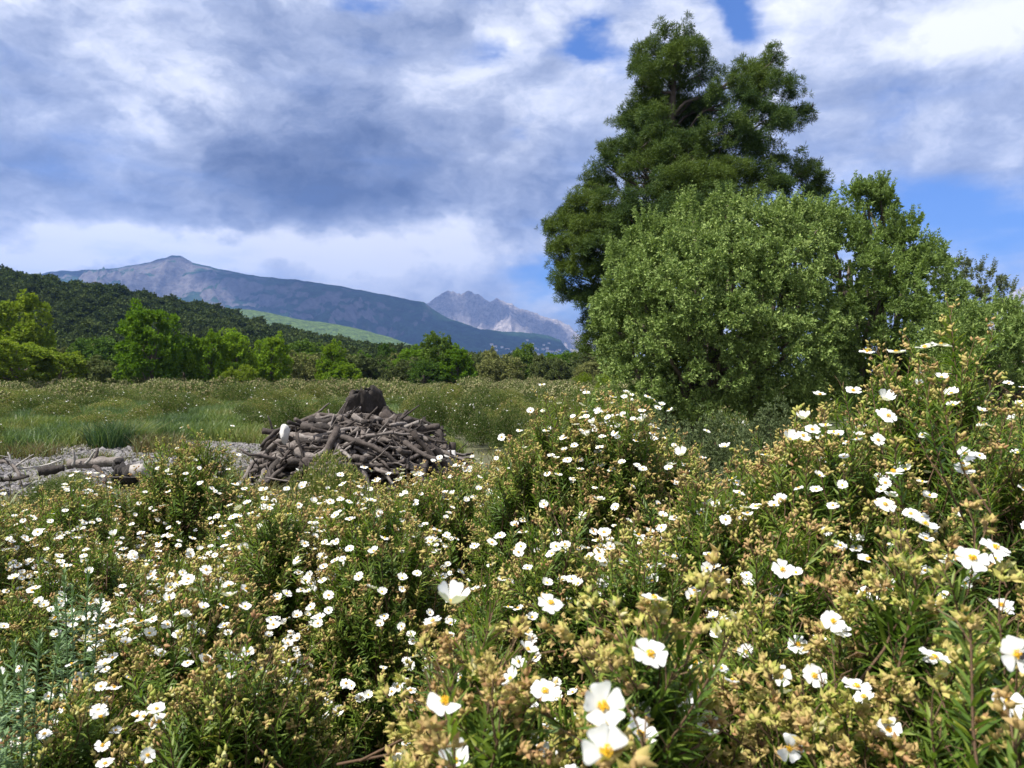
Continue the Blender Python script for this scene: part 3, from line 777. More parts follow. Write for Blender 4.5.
T_ROSETTE = [sprig(10, 0.066, 0.028, 1.3, 50 + k, 0.75) for k in range(4)]
T_SPRAY = [sprig(10, 0.085, 0.026, 1.1, 60 + k, 0.6) for k in range(4)]
T_BROAD = [sprig(9, 0.22, 0.13, 1.35, 70 + k, 0.6) for k in range(4)]
T_COARSE = [sprig(6, 0.7, 0.45, 1.4, 80 + k, 0.6) for k in range(4)]

def crown(g, lumps, dens, T, size, rs, flat=0.3, upw=0.45, inner=0.25, hollow=0.25, nscale=1.6, bottom=-0.55, rough=0.12, bn=2.2, bulge=0.38, clus=None):
    """leafy shells round the lumps (centre, radii), uneven and with holes"""
    L = [(np.asarray(c, float), np.asarray(r, float)) for c, r in lumps]
    for i, (c, r) in enumerate(L):
        ar = 4 * PI * ((r[0] * r[1]) ** 1.6 / 3 + (r[0] * r[2]) ** 1.6 / 3 + (r[1] * r[2]) ** 1.6 / 3) ** (1 / 1.6)
        N = max(10, int(ar * dens / (clus[0] if clus else 1)))
        d = norm(rs.normal(0, 1, (N, 3)))
        d = d[(d[:, 2] > bottom)]; N = len(d)
        f = np.where(rs.uniform(0, 1, N) < inner, rs.uniform(0.45, 0.85, N), 1.02 - 0.2 * rs.uniform(0, 1, N) ** 2 + rs.normal(0, rough, N) * (rs.uniform(0, 1, N) < 0.4))
        q0 = d * r * bn + c * 0.7
        bul = vnoise(q0[:, 0] + 31.7, q0[:, 2] + q0[:, 1] * 0.8 + 11.3, 3 + i % 7) + 0.5 * vnoise(q0[:, 0] * 2.3 + 7.7, q0[:, 2] * 2.3 + q0[:, 1] * 1.7 + 1.3, 9 + i % 7) - 0.75
        f = f * (1 + bulge * bul)
        P = c + d * r * f[:, None]
        keep = np.ones(N, bool)
        for j, (c2, r2) in enumerate(L):
            if j != i: keep &= (((P - c2) / r2) ** 2).sum(1) > 0.42
        h = vnoise(P[:, 0] * nscale + 50 + P[:, 2] * 0.37 * nscale, P[:, 2] * nscale + P[:, 1] * nscale * 0.7 + 20, 7 + i % 5)
        keep &= h > hollow
        P, d = P[keep], d[keep]; N = len(P)
        if N == 0: continue
        D = norm(d / r * r.mean() * 0.7 + np.array([0, 0, upw]) + rs.normal(0, 0.35, (N, 3)))
        tone = np.clip(0.5 + rs.normal(0, 0.22, N), 0, 1)
        if clus:                                  # twig ends: each carries a tuft of leaves
            m = clus[0]; cr = clus[1] * np.repeat(rs.uniform(0.65, 1.35, N), m)[:, None]; o_ = norm(rs.normal(0, 1, (N * m, 3))) * rs.uniform(0.3, 1, (N * m, 1)) ** 0.5
            P = np.repeat(P, m, 0) + o_ * cr; D = norm(np.repeat(D, m, 0) * 0.8 + o_ * 0.8 + rs.normal(0, 0.2, (N * m, 3)))
            tone = np.clip(np.repeat(tone, m) + rs.normal(0, .12, N * m), 0, 1); N = N * m
        S = size * rs.uniform(0.75, 1.3, N); R = frames(D, rs=rs)
        pick = rs.randint(0, len(T), N)
        rv = tone
        for k in range(len(T)):
            s = pick == k
            g.inst(T[k], P[s], R[s], S[s], rv[s])

def limb(g, a, b, r0, r1, rs, sag=0.12, n=7, ns=6, wob=0.02):
    a, b = np.asarray(a, float), np.asarray(b, float); L = np.linalg.norm(b - a)
    t = np.linspace(0, 1, n)[:, None]
    mid = a * 0.5 + b * 0.5 + np.array([0, 0, sag * L])
    P = (1 - t) ** 2 * a + 2 * t * (1 - t) * mid + t * t * b
    P[1:-1] += rs.normal(0, wob * L, (n - 2, 3))
    V, Q = tube(P, np.linspace(r0, r1, n), ns, False); g.add(V, Q, 0, rs.uniform(0, 1), 0)
    return P

def pine():
    rs = np.random.RandomState(77); Y0 = 28.0
    base = np.array([(668 - 512) / F_PX * Y0, Y0, 0.0])
    root = empty('pine_tree', base); tag(root, 'tallest tree, a dark shaggy pine with a leaning spire behind the mastic thicket', 'tree')
    cl = [(674, 36, 20, 15, 0), (657, 55, 20, 15, .5), (690, 55, 20, 16, -.5), (700, 75, 17, 13, .4), (645, 78, 17, 14, -.4), (668, 86, 26, 18, 0), (648, 100, 17, 12, .7), (640, 68, 8, 12, 0),
          (745, 78, 26, 17, .6), (772, 62, 9, 14, .2), (772, 92, 26, 16, 0), (730, 98, 26, 16, -1), (792, 118, 20, 11, .3), (812, 107, 10, 7, 0), (755, 122, 32, 14, -1.2), (722, 132, 28, 12, -1.5), (705, 108, 18, 12, .5),
          (640, 122, 20, 12, .8), (652, 140, 26, 14, -1), (622, 152, 20, 14, .2), (606, 166, 15, 11, -.3), (690, 128, 20, 10, 1.4), (600, 150, 8, 9, 0.5),
          (742, 152, 34, 11, -.6), (782, 166, 26, 11, .4), (810, 176, 15, 11, 0), (802, 196, 17, 10, -.4), (768, 186, 26, 12, -1.3), (728, 172, 30, 11, -1.6), (816, 190, 8, 14, .4),
          (688, 182, 36, 12, -2.2), (720, 196, 38, 12, -2.6), (660, 200, 30, 12, -2.2), (640, 186, 18, 10, 1.8), (690, 212, 36, 12, -2.8), (745, 212, 34, 12, -2),
          (602, 186, 20, 13, .6), (588, 202, 18, 12, -.6), (614, 205, 22, 12, -1.8), (578, 218, 22, 13, .3), (562, 226, 16, 10, -.3), (551, 232, 9, 9, .5), (600, 225, 24, 12, -1.4), (632, 222, 28, 12, -2.4), (660, 232, 36, 14, -2.2),
          (556, 248, 12, 10, 0), (576, 246, 22, 13, -1), (604, 248, 26, 13, -1.8), (561, 266, 13, 12, .6), (580, 272, 22, 14, -.8), (606, 270, 24, 14, -1.2), (572, 294, 13, 11, .2), (592, 298, 22, 14, -.6), (612, 300, 18, 14, .8),
          (600, 322, 16, 13, 0), (596, 342, 16, 11, -.4), (588, 354, 9, 6, -.8), (610, 338, 16, 14, .6), (556, 284, 8, 8, -.4), (640, 250, 30, 16, .5), (690, 240, 40, 16, 1), (672, 160, 26, 14, -1.5), (652, 118, 18, 12, -1.0), (676, 60, 14, 16, -.8), (684, 145, 22, 10, -1.4), (640, 168, 20, 12, -1.4), (640, 285, 28, 20, 1.2), (640, 320, 24, 20, 1.5)]
    g, gt = Geo(), Geo()
    axis = [np.array(base), at(664, 330, Y0), at(662, 250, Y0 + .2), at(664, 180, Y0 + .1), at(672, 110, Y0), at(676, 45, Y0)]
    axis = np.array(axis); V, Q = tube(axis, [0.42, 0.36, 0.30, 0.22, 0.13, 0.05], 8, False); gt.add(V, Q, 0, 0.5, 0)
    lum = []
    for (px, py, rx, ry, dy) in cl:
        c = at(px, py, Y0 + dy); s = Y0 / F_PX
        lum.append((c, (rx * s * 1.0, max(rx, ry) * s * 0.95, ry * s * 0.95)))
    # the back of the crown, and sides seen from elsewhere
    for k in range(34):
        h = rs.uniform(0.25, 0.9); zz = 3 + 10 * h; rr = 3.6 * (1 - h) + 1.0; a = rs.uniform(0.15, PI - 0.15)
        c = np.array([base[0] + math.cos(a) * rr * 0.8, Y0 + math.sin(a) * rr, zz]); q = rs.uniform(0.55, 1.0); lum.append((c, (q, q, q * 0.55)))
    for c, r in lum:
        c = np.array(c); zt = max(1.5, c[2] - np.linalg.norm(c[:2] - base[:2]) * 0.55)
        i = np.searchsorted(axis[:, 2], zt) - 1; i = min(max(i, 0), 4); t = (zt - axis[i, 2]) / (axis[i + 1, 2] - axis[i, 2]); t = min(max(t, 0), 1)
        st = axis[i] * (1 - t) + axis[i + 1] * t
        P = limb(gt, st, c, 0.07, 0.022, rs, 0.05, 7, 5, 0.03)
        for q in range(4):
            d = norm(rs.normal(0, 1, 3)); limb(gt, P[rs.randint(3, 7)], c + d * np.array(r) * 0.8, 0.025, 0.01, rs, 0.05, 4, 4, 0.03)
    crown(g, [(c, np.array(r) * 0.98) for c, r in lum], 150, T_NEEDLE, 1.0, rs, upw=0.6, inner=0.3, hollow=0.31, nscale=1.9, clus=(10, 0.2), bottom=-0.5, rough=0.2, bulge=0.55)
    # grey dead twigs inside
    gd = Geo()
    for k in range(46):
        a = at(rs.uniform(640, 668), rs.uniform(150, 200), Y0 - rs.uniform(0.2, 1.0)); b = a + np.array([rs.uniform(-1.6, 0.6), rs.uniform(-1.6, 0), rs.uniform(-0.9, 0.5)])
        limb(gd, a, b, 0.022, 0.008, rs, 0.02, 5, 4, 0.04)
    for geo, nm, mt in ((gt, 'trunk', M_PINEBARK), (g, 'crown', M_PINE), (gd, 'dead_twigs', M_DEAD)):
        o = geo.build(nm, mt, root, loc=base)
        if nm == 'dead_twigs': o['kind'] = 'stuff'; o['label'] = 'grey leafless twigs inside the crown'
pine()

def px_tree(name, label, cat, Y0, bx, cl, T, size, dens, mat, seed, back=2.0, nstem=4, group=None, whips=0, hollow=0.25, upw=0.45, hscale=1.0, bark=None, nscale=1.6, rtrunk=0.09):
    """a tree or tall shrub whose crown is a set of uneven leafy lumps given where the photograph shows them"""
    rs = np.random.RandomState(seed); s = Y0 / F_PX
    base = np.array([(bx - 512) * s, Y0, 0.0]); root = empty(name, base); tag(root, label, cat, group)
    g, gt = Geo(), Geo(); lum = []
    for (px, py, rx, ry, dy) in cl:
        lum.append((at(px, py, Y0 + dy) * np.array([1, 1, hscale]), (rx * s, (rx + ry) * 0.5 * s, ry * s)))
    zs = [c[2] for c, r in lum]
    for (px, py, rx, ry, dy) in cl[::2]:                       # the far side
        lum.append((at(px, py, Y0 + abs(dy) * 0.6 + back), (rx * s, rx * s, ry * s)))
    for c, r in lum:
        b = base + np.array([rs.uniform(-0.5, 0.5) * nstem * 0.12 + (c[0] - base[0]) * 0.25, rs.uniform(-0.2, 0.4), -0.05])
        limb(gt, b, c, rtrunk, 0.025, rs, 0.1, 7, 6, 0.02)
    crown(g, lum, dens, T, size, rs, upw=upw, hollow=hollow, nscale=nscale, rough=0.10, inner=0.36, bulge=0.7, bn=1.25, clus=(14, 0.155))
    # young shoots standing proud of the crown
    for k in range(whips):
        c, r = lum[rs.randint(0, len(cl))]; d = norm(np.array([rs.normal(0, 0.6), rs.normal(-0.2, 0.5), 1.0]))
        a = c + d * r * 0.95; L = rs.uniform(0.15, 0.45); D = norm(d + np.array([0, 0, 0.8]))
        m = 6; P = a + D * np.linspace(0, L, m)[:, None]
        R = frames(np.repeat(D[None], m, 0) + rs.normal(0, 0.25, (m, 3)), rs=rs)
        for q in range(m): g.inst(T[q % len(T)], P[q:q + 1], R[q:q + 1], np.array([size * (1.0 - 0.5 * q / m)]), np.array([0.9]))
    gt.build('trunk', bark or M_BARK, root, loc=base); g.build('crown', mat, root, loc=base)
    return root

MCL = [(640, 330, 38, 44, -.3), (625, 300, 25, 30, 0), (655, 270, 36, 32, -.3), (690, 255, 40, 30, -.8), (700, 300, 50, 44, -1.3), (650, 375, 40, 30, -.6), (720, 360, 55, 42, -1.2), (735, 245, 36, 28, -.3), (760, 290, 46, 44, -1.1),
       (790, 340, 46, 48, -.9), (775, 235, 32, 24, 0), (800, 265, 34, 32, -.5), (620, 345, 20, 40, .3), (760, 390, 45, 26, -1), (700, 395, 40, 22, -1), (810, 310, 34, 40, -.3), (635, 255, 20, 18, .3), (665, 240, 24, 16, .5), (710, 228, 24, 16, .6), (745, 220, 22, 14, .5), (800, 222, 20, 18, .5), (822, 226, 20, 18, .3), (782, 212, 16, 12, .5), (640, 290, 22, 18, -1.0), (690, 330, 26, 20, -2.0), (740, 320, 26, 20, -1.9), (700, 270, 24, 16, -1.7), (665, 345, 22, 18, -1.6), (770, 345, 24, 20, -1.7), (800, 300, 22, 18, -1.1), (617, 262, 14, 14, .1), (648, 230, 16, 12, .3), (690, 213, 14, 10, .4), (728, 205, 16, 10, .4), (603, 315, 10, 18, .2), (640, 405, 36, 18, -.9), (700, 412, 44, 18, -1.2), (770, 408, 44, 20, -1.0), (825, 392, 30, 26, -.6), (818, 362, 26, 22, .2), (835, 350, 24, 24, .5)]
px_tree('mastic_shrub', 'biggest rounded shrub, yellowish young growth over dark leaves, under the pine', 'shrub', 15.5, 710, MCL, T_ROSETTE, 1.1, 150, M_MASTIC, 301, whips=330, hollow=0.15)
ECL = [(830, 235, 30, 26, 0), (865, 210, 26, 22, .2), (868, 204, 12, 12, .2), (884, 206, 9, 10, .2), (850, 260, 34, 30, -.6), (895, 255, 30, 26, -.2), (880, 300, 40, 38, -1), (920, 290, 32, 30, -.4), (850, 330, 36, 40, -.8), (905, 340, 40, 36, -1),
       (930, 262, 20, 18, .4), (870, 375, 44, 30, -.8), (925, 375, 36, 28, -.6), (815, 222, 18, 14, .4), (905, 232, 18, 14, .5), (880, 196, 5, 7, .2), (948, 310, 22, 26, 0)]
px_tree('evergreen_tree', 'ragged mid green tree with an upright tuft, joined to the right of the rounded mastic', 'tree', 17.0, 880, ECL, T_SPRAY, 1.1, 110, M_MASTICDK, 302, whips=260, hollow=0.18)
OCL = [(965, 280, 20, 16, 0), (985, 285, 18, 16, .3), (950, 285, 18, 20, .2), (1000, 300, 14, 16, 0), (975, 300, 24, 22, -.3), (945, 272, 14, 10, .3), (1010, 318, 12, 14, 0)]
px_tree('olive_tree', 'greyish thin crowned olive rising behind the light green bush at the right', 'tree', 21.0, 975, OCL, T_SPRAY, 1.0, 60, M_OLIVE, 303, whips=60, hollow=0.34, back=1.0)
RCL = [(960, 335, 30, 26, -.3), (990, 345, 28, 26, 0), (1020, 350, 24, 26, .2), (970, 370, 36, 28, -.6), (1010, 380, 34, 26, -.4), (1040, 370, 30, 30, 0), (940, 360, 22, 26, -.2), (1000, 322, 20, 14, .2), (950, 385, 30, 22, -.5), (1060, 360, 26, 40, .4), (1040, 338, 16, 12, .4)]
px_tree('leafy_bush', 'light green spreading bush in front of the olive at the right edge', 'bush', 14.5, 990, RCL, T_SPRAY, 1.0, 130, M_MASTIC, 304, whips=160, hollow=0.2)

# dark heath between the rockrose and the mastic, and other low bushes by the thicket
def low_bush(name, label, px, py, Y0, hw, mat, seed, T=None, size=0.55, dens=260, group=None, upw=1.2, hd=None):
    p = at(px, py, Y0); rs = np.random.RandomState(seed); top = max(p[2], 0.25)
    base = np.array([p[0], Y0, 0.0]); root = empty(name, base); tag(root, label, 'bush', group)
    g, gt = Geo(), Geo(); lum = []
    for k in range(6):
        a = k * 1.05 + rs.uniform(-.3, .3); d = rs.uniform(0.2, 0.6) if k else 0; h = top * rs.uniform(0.75, 0.98) if k else top
        lum.append((base + np.array([math.cos(a) * d * hw, math.sin(a) * d * (hd or hw), h * 0.45]), (hw * rs.uniform(.4, .6), (hd or hw) * rs.uniform(.4, .6), h * 0.55)))
    crown(g, lum, dens, T or T_SPRAY, size, rs, upw=upw, hollow=0.2, nscale=5, bottom=-0.3)
    for c, r in lum: limb(gt, base + rs.normal(0, 0.05, 3) * [1, 1, 0], c + np.array([0, 0, r[2] * .6]), 0.014, 0.005, rs, 0.05, 5, 5, 0.03)
    gt.build('stems', M_TWIG, root, loc=base)['kind'] = 'stuff'
    g.build('foliage', mat, root, loc=base)
    return root
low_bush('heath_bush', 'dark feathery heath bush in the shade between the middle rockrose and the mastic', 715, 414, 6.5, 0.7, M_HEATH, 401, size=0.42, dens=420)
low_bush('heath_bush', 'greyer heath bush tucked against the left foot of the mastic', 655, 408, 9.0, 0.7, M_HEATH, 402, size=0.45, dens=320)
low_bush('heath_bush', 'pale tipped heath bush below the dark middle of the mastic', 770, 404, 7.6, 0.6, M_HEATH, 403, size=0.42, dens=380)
low_bush('thicket_bush', 'small shaded bush under the right side of the evergreen tree', 960, 398, 9.0, 0.9, M_MASTICDK, 404, size=0.7, dens=160)
low_bush('thicket_bush', 'small shaded bush at the right edge below the leafy bush', 1030, 400, 8.0, 0.8, M_MASTICDK, 405, size=0.7, dens=160)

# ---- the tree line across the plain
def tree_proto(name, seed, mat, h, w, kind):
    """unit trees about h metres tall; their crowns reach almost to the ground"""
    rs = np.random.RandomState(seed); root = empty(name, (0, 0, 0))
    g, gt = Geo(), Geo(); lum = []
    if kind == 'round':
        n = 11
        for k in range(n):
            a = rs.uniform(0, 2 * PI); zz = rs.uniform(0.25, 0.86); d = w * 0.5 * math.sin(PI * min(1, zz * 0.85 + 0.12)) * rs.uniform(0.3, 0.72)
            q = w * rs.uniform(0.17, 0.27); lum.append(((math.cos(a) * d, math.sin(a) * d, zz * h), (q, q, q * 0.85)))
        lum.append(((0, 0, h * 0.5), (w * 0.34, w * 0.34, h * 0.36)))
    elif kind == 'tall':
        for k in range(12):
            zz = (k + 0.6) / 12; rr = w * 0.5 * (1 - zz) ** 0.6 * 0.62 + 0.12 * w; a = k * 2.4
            q = w * rs.uniform(0.16, 0.24) * (1.1 - 0.5 * zz); lum.append(((math.cos(a) * rr * 0.7, math.sin(a) * rr * 0.7, h * (0.14 + 0.8 * zz)), (q * 1.1, q * 1.1, q)))
    else:   # mound of several stems
        for k in range(9):
            a = rs.uniform(0, 2 * PI); d = w * 0.5 * rs.uniform(0.1, 0.7); q = w * rs.uniform(0.18, 0.28)
            lum.append(((math.cos(a) * d, math.sin(a) * d, h * rs.uniform(0.2, 0.72)), (q, q, h * rs.uniform(0.2, 0.3))))
    crown(g, lum, 17.0, T_BROAD, 0.9, rs, hollow=0.22, nscale=0.7, rough=0.14, bottom=-0.8, bn=1.0, clus=(8, 0.3))
    limb(gt, (0, 0, -0.2), (rs.uniform(-.2, .2), rs.uniform(-.2, .2), h * 0.75), 0.16, 0.05, rs, 0, 7, 6, 0.02)
    for c, r in lum: limb(gt, (0, 0, h * rs.uniform(0.08, 0.4)), c, 0.06, 0.02, rs, 0.05, 5, 4, 0.03)
    gt.build('trunk', M_BARK, root); g.build('crown', mat, root)
    return root
KINDS = {'ash': ('ash_tree', M_TBRIGHT, 'round'), 'ash2': ('ash_tree', M_TBRIGHT, 'tall'), 'lime': ('willow_tree', M_TLIME, 'mound'), 'oak': ('oak_tree', M_TDARK, 'round'), 'grey': ('tamarisk_tree', M_TGREY, 'mound'), 'grey2': ('juniper_tree', M_TGREY, 'tall'), 'darkp': ('pine_tree', M_TDARK, 'tall')}
PROTO, USED = {}, {}
for i, (k, (nm, mt, kd)) in enumerate(KINDS.items()): PROTO[k] = [tree_proto(nm, 600 + 10 * i + v, mt, 5.0, 5.0, kd) for v in range(2)]
def put_tree(k, px, top, wpx, Y, label, group=None, gz=0.0, rs=np.random.RandomState(9)):
    v = rs.randint(0, 2); src = PROTO[k][v]
    o = src if (k, v) not in USED else copy_tree(src); USED[(k, v)] = 1
    H = (CAM_Z + (HOR - top + 3) / F_PX * Y - gz) * 1.08; W = wpx / F_PX * Y * 1.15
    o.location = ((px - 512) / F_PX * Y, Y, gz); o.scale = (W / 5.0, W / 5.0, H / 5.0); o.rotation_euler.z = rs.uniform(0, 6.28)
    tag(o, label, 'tree', group); return o
put_tree('ash', 150, 321, 68, 62, 'bright green broadleaf tree standing alone before the dark hillside')
put_tree('lime', 10, 302, 80, 70, 'tall pale green tree cut by the left edge')
put_tree('lime', 20, 342, 90, 56, 'yellow green spreading tree low at the left edge')
put_tree('lime', 62, 352, 50, 60, 'yellowish bushy tree right of the ones at the left edge')
put_tree('grey', 98, 362, 40, 66, 'dull olive bushy tree between the yellowish tree and the lone bright tree')
put_tree('ash2', 208, 340, 36, 64, 'bright green tree just right of the lone tree')
put_tree('ash', 236, 343, 40, 66, 'fresh green tree, second right of the lone tree')
put_tree('ash', 272, 346, 40, 72, 'mid green round tree below the middle of the wooded hill')
put_tree('lime', 240, 366, 30, 60, 'low light green bush tree at the foot of the fresh green tree')
put_tree('ash2', 333, 350, 34, 74, 'bright green tree beyond the left end of the woodpile')
put_tree('grey', 305, 356, 40, 78, 'olive grey tree left of the bright one beyond the woodpile')
put_tree('oak', 440, 341, 44, 70, 'darkest round oak with a knobbly crown, in front of the valley')
put_tree('ash', 456, 356, 38, 69, 'fresh green right flank of the dark knobbly oak')
put_tree('oak', 424, 366, 34, 68, 'dark low tree at the left foot of the knobbly oak')
put_tree('darkp', 386, 352, 30, 95, 'dark slim pine beyond the woodpile stump')
put_tree('grey', 366, 360, 40, 80, 'dull green bushy tree directly beyond the woodpile stump')
put_tree('grey', 400, 362, 36, 78, 'dull green tree between the stump and the knobbly oak')
put_tree('grey2', 490, 355, 24, 80, 'narrow olive grey tree right of the knobbly oak')
put_tree('grey', 508, 358, 40, 76, 'broad brownish olive tree at the middle of the tree line')
put_tree('darkp', 526, 352, 34, 84, 'dark blunt evergreen behind the brownish olive tree')
put_tree('grey2', 540, 360, 24, 82, 'slim grey green tree right of the blunt evergreen')
put_tree('grey', 560, 360, 34, 78, 'grey green rounded tree left of the pine foot')
put_tree('grey', 588, 364, 36, 74, 'grey green bushy tree below the lowest pine bough')
put_tree('lime', 583, 374, 15, 60, 'small yellow green bush below the lowest pine bough')
put_tree('lime', 606, 376, 30, 52, 'low pale green bush left of the mastic foot')
put_tree('ash2', 345, 368, 40, 72, 'low leafy tree behind the left half of the woodpile')
put_tree('oak', 183, 348, 40, 78, 'dark tree in the gap behind the lone bright tree')
put_tree('oak', 100, 345, 60, 90, 'dark evergreen at the foot of the wooded hill behind the olive bushy tree')
put_tree('oak', 300, 348, 50, 95, 'dark evergreen behind the mid green round tree')
rr = np.random.RandomState(31)
for i in range(46):        # the second rank fills the line
    px = -60 + i * 15.5 + rr.uniform(-7, 7); k = rr.choice(['grey', 'oak', 'ash', 'ash2', 'grey2'], p=[.26, .2, .26, .16, .12])
    put_tree(k, px, rr.uniform(354, 366) - (9 if px < 130 else 0), rr.uniform(26, 46), rr.uniform(86, 104), 'low tree filling the second rank of the tree line across the meadow', 'second rank of the tree line')
for k in PROTO:
    for v in range(2):
        if (k, v) not in USED:
            for c in list(PROTO[k][v].children): bpy.data.objects.remove(c)
            bpy.data.objects.remove(PROTO[k][v])

# ---- pinewood covering the hill
def forest():
    rs = np.random.RandomState(91); g = Geo(); N = 0
    tp = []
    for v in range(5):
        gg = Geo(); lum = []
        for k in range(6):
            a = rs.uniform(0, 2 * PI); d = rs.uniform(0.2, 1.5); lum.append(((math.cos(a) * d, math.sin(a) * d, rs.uniform(2.2, 5.0)), (rs.uniform(0.9, 1.5),) * 2 + (rs.uniform(0.8, 1.3),)))
        lum.append(((0, 0, 3.4), (1.6, 1.6, 2.2)))
        crown(gg, lum, 3.4, T_COARSE, 0.75, rs, hollow=0.15, nscale=0.5, bottom=-0.5, inner=0.1, bn=1.0)
        V, Q = tube([(0, 0, -1), (0, 0, 3.5)], [0.2, 0.1], 4, False); gg.add(V, Q, 0, 0.1, 0)
        tp.append(gg.arrays())
    y = rs.uniform(118, 400, 9000) ; x = rs.uniform(-520, 10, 9000)
    ok = (hill_h(x, y) > 0.8) & (np.abs(x / y) < 0.80) & (rs.uniform(0, 1, 9000) < np.clip(1.25 - (y - 118) / 400, 0.25, 1)) & (y < 335)
    x, y = x[ok], y[ok]
    P = np.stack([x, y, hill_h(x, y) - 0.5], -1); n = len(P)
    S = rs.uniform(0.75, 1.35, n) * np.clip(0.75 + y / 600, 0.8, 1.4); pick = rs.randint(0, 5, n); rv = rs.uniform(0, 1, n)
    R = frames(np.repeat(np.array([[0, 0, 1.0]]), n, 0), rs=rs)
    for k in range(5):
        s = pick == k; g.inst(tp[k], P[s], R[s], S[s], rv[s])
    tag(g.build('pinewood', M_FOREST), 'dark pinewood covering the hillside on the left', 'wood', kind='stuff')
    print('forest trees', n)
forest()

# ------------------------------------------------------------------ meadow
def scrub_mesh(seed, nl, nt, L, W, hw=0.62, h=0.7, white=0):
    rs = np.random.RandomState(seed); g = Geo()
    dom = [(0, 0, h, hw * .62)] + [(math.cos(a) * hw * .5, math.sin(a) * hw * .5, h * rs.uniform(.7, .97), hw * rs.uniform(.4, .58)) for a in rs.uniform(0, 6.28, 5)]
    dom = np.array(dom)
    def pts(n, f0):
        k = rs.randint(0, len(dom), n); d = norm(rs.normal(0, 1, (n, 3))); d[:, 2] = np.abs(d[:, 2]); c = dom[k]
        f = f0 + (1.05 - f0) * rs.uniform(0, 1, n) ** 0.6
        return np.stack([c[:, 0] + d[:, 0] * c[:, 3] * f, c[:, 1] + d[:, 1] * c[:, 3] * f, c[:, 2] * (0.25 + d[:, 2] * 0.75 * f)], -1), d
    def put(n, f0, T, m, s0, s1, up):
        P, d = pts(n, f0); D = norm(d * 0.6 + [0, 0, up] + rs.normal(0, .45, (n, 3)))
        g.inst(T, P, frames(D, rs=rs), rs.uniform(s0, s1, n), rs.uniform(0, 1, n), m=m)
    put(nl, 0.6, tpl(*leaf_card(L, W), 0.5, 0.1), 0, 0.7, 1.3, 0.6)
    put(nl // 4, 0.9, tpl(*leaf_card(L, W), 0.9, 0.9), 0, 0.7, 1.2, 0.8)
    P, d = pts(nt, 0.93)
    keep = d[:, 2] > 0.1; P = P[keep]
    g.inst(tpl(*ball(4, 2, 1, 1, 1.2)), P + [0, 0, L * .3], frames(rs.normal(0, 1, P.shape), rs=rs), rs.uniform(0.7, 1.4, len(P)) * W * 0.62, rs.uniform(0, 1, len(P)), m=1)
    if white:
        P, d = pts(white, 1.0); P = P[d[:, 2] > 0.2]
        g.inst(tpl(np.array([[-1, -1, 0], [1, -1, .25], [1, 1, 0], [-1, 1, .25]]) * 0.5, np.array([[0, 1, 2, 3]])), P + [0, 0, L * .5], frames(np.array([[0, -.3, 1.0]]) + rs.normal(0, .4, P.shape), rs=rs), rs.uniform(0.7, 1.2, len(P)) * max(0.03, W * 1.0), None, m=2)
    return g.arrays()
MM = [M_SCRUBLEAF, M_SCRUBTIP, M_PETAL]
def on_gravel(x, y):
    return ((x + 6.7) / 2.5) ** 2 + ((y - 12.4) / 3.4) ** 2 < 1
def grassy(x, y):
    """the open grass left of the woodpile"""
    return (x < -0.16 * y + 0.6) & (y > 13.0) & (y < 33 + 4 * np.sin(x * 0.4)) 
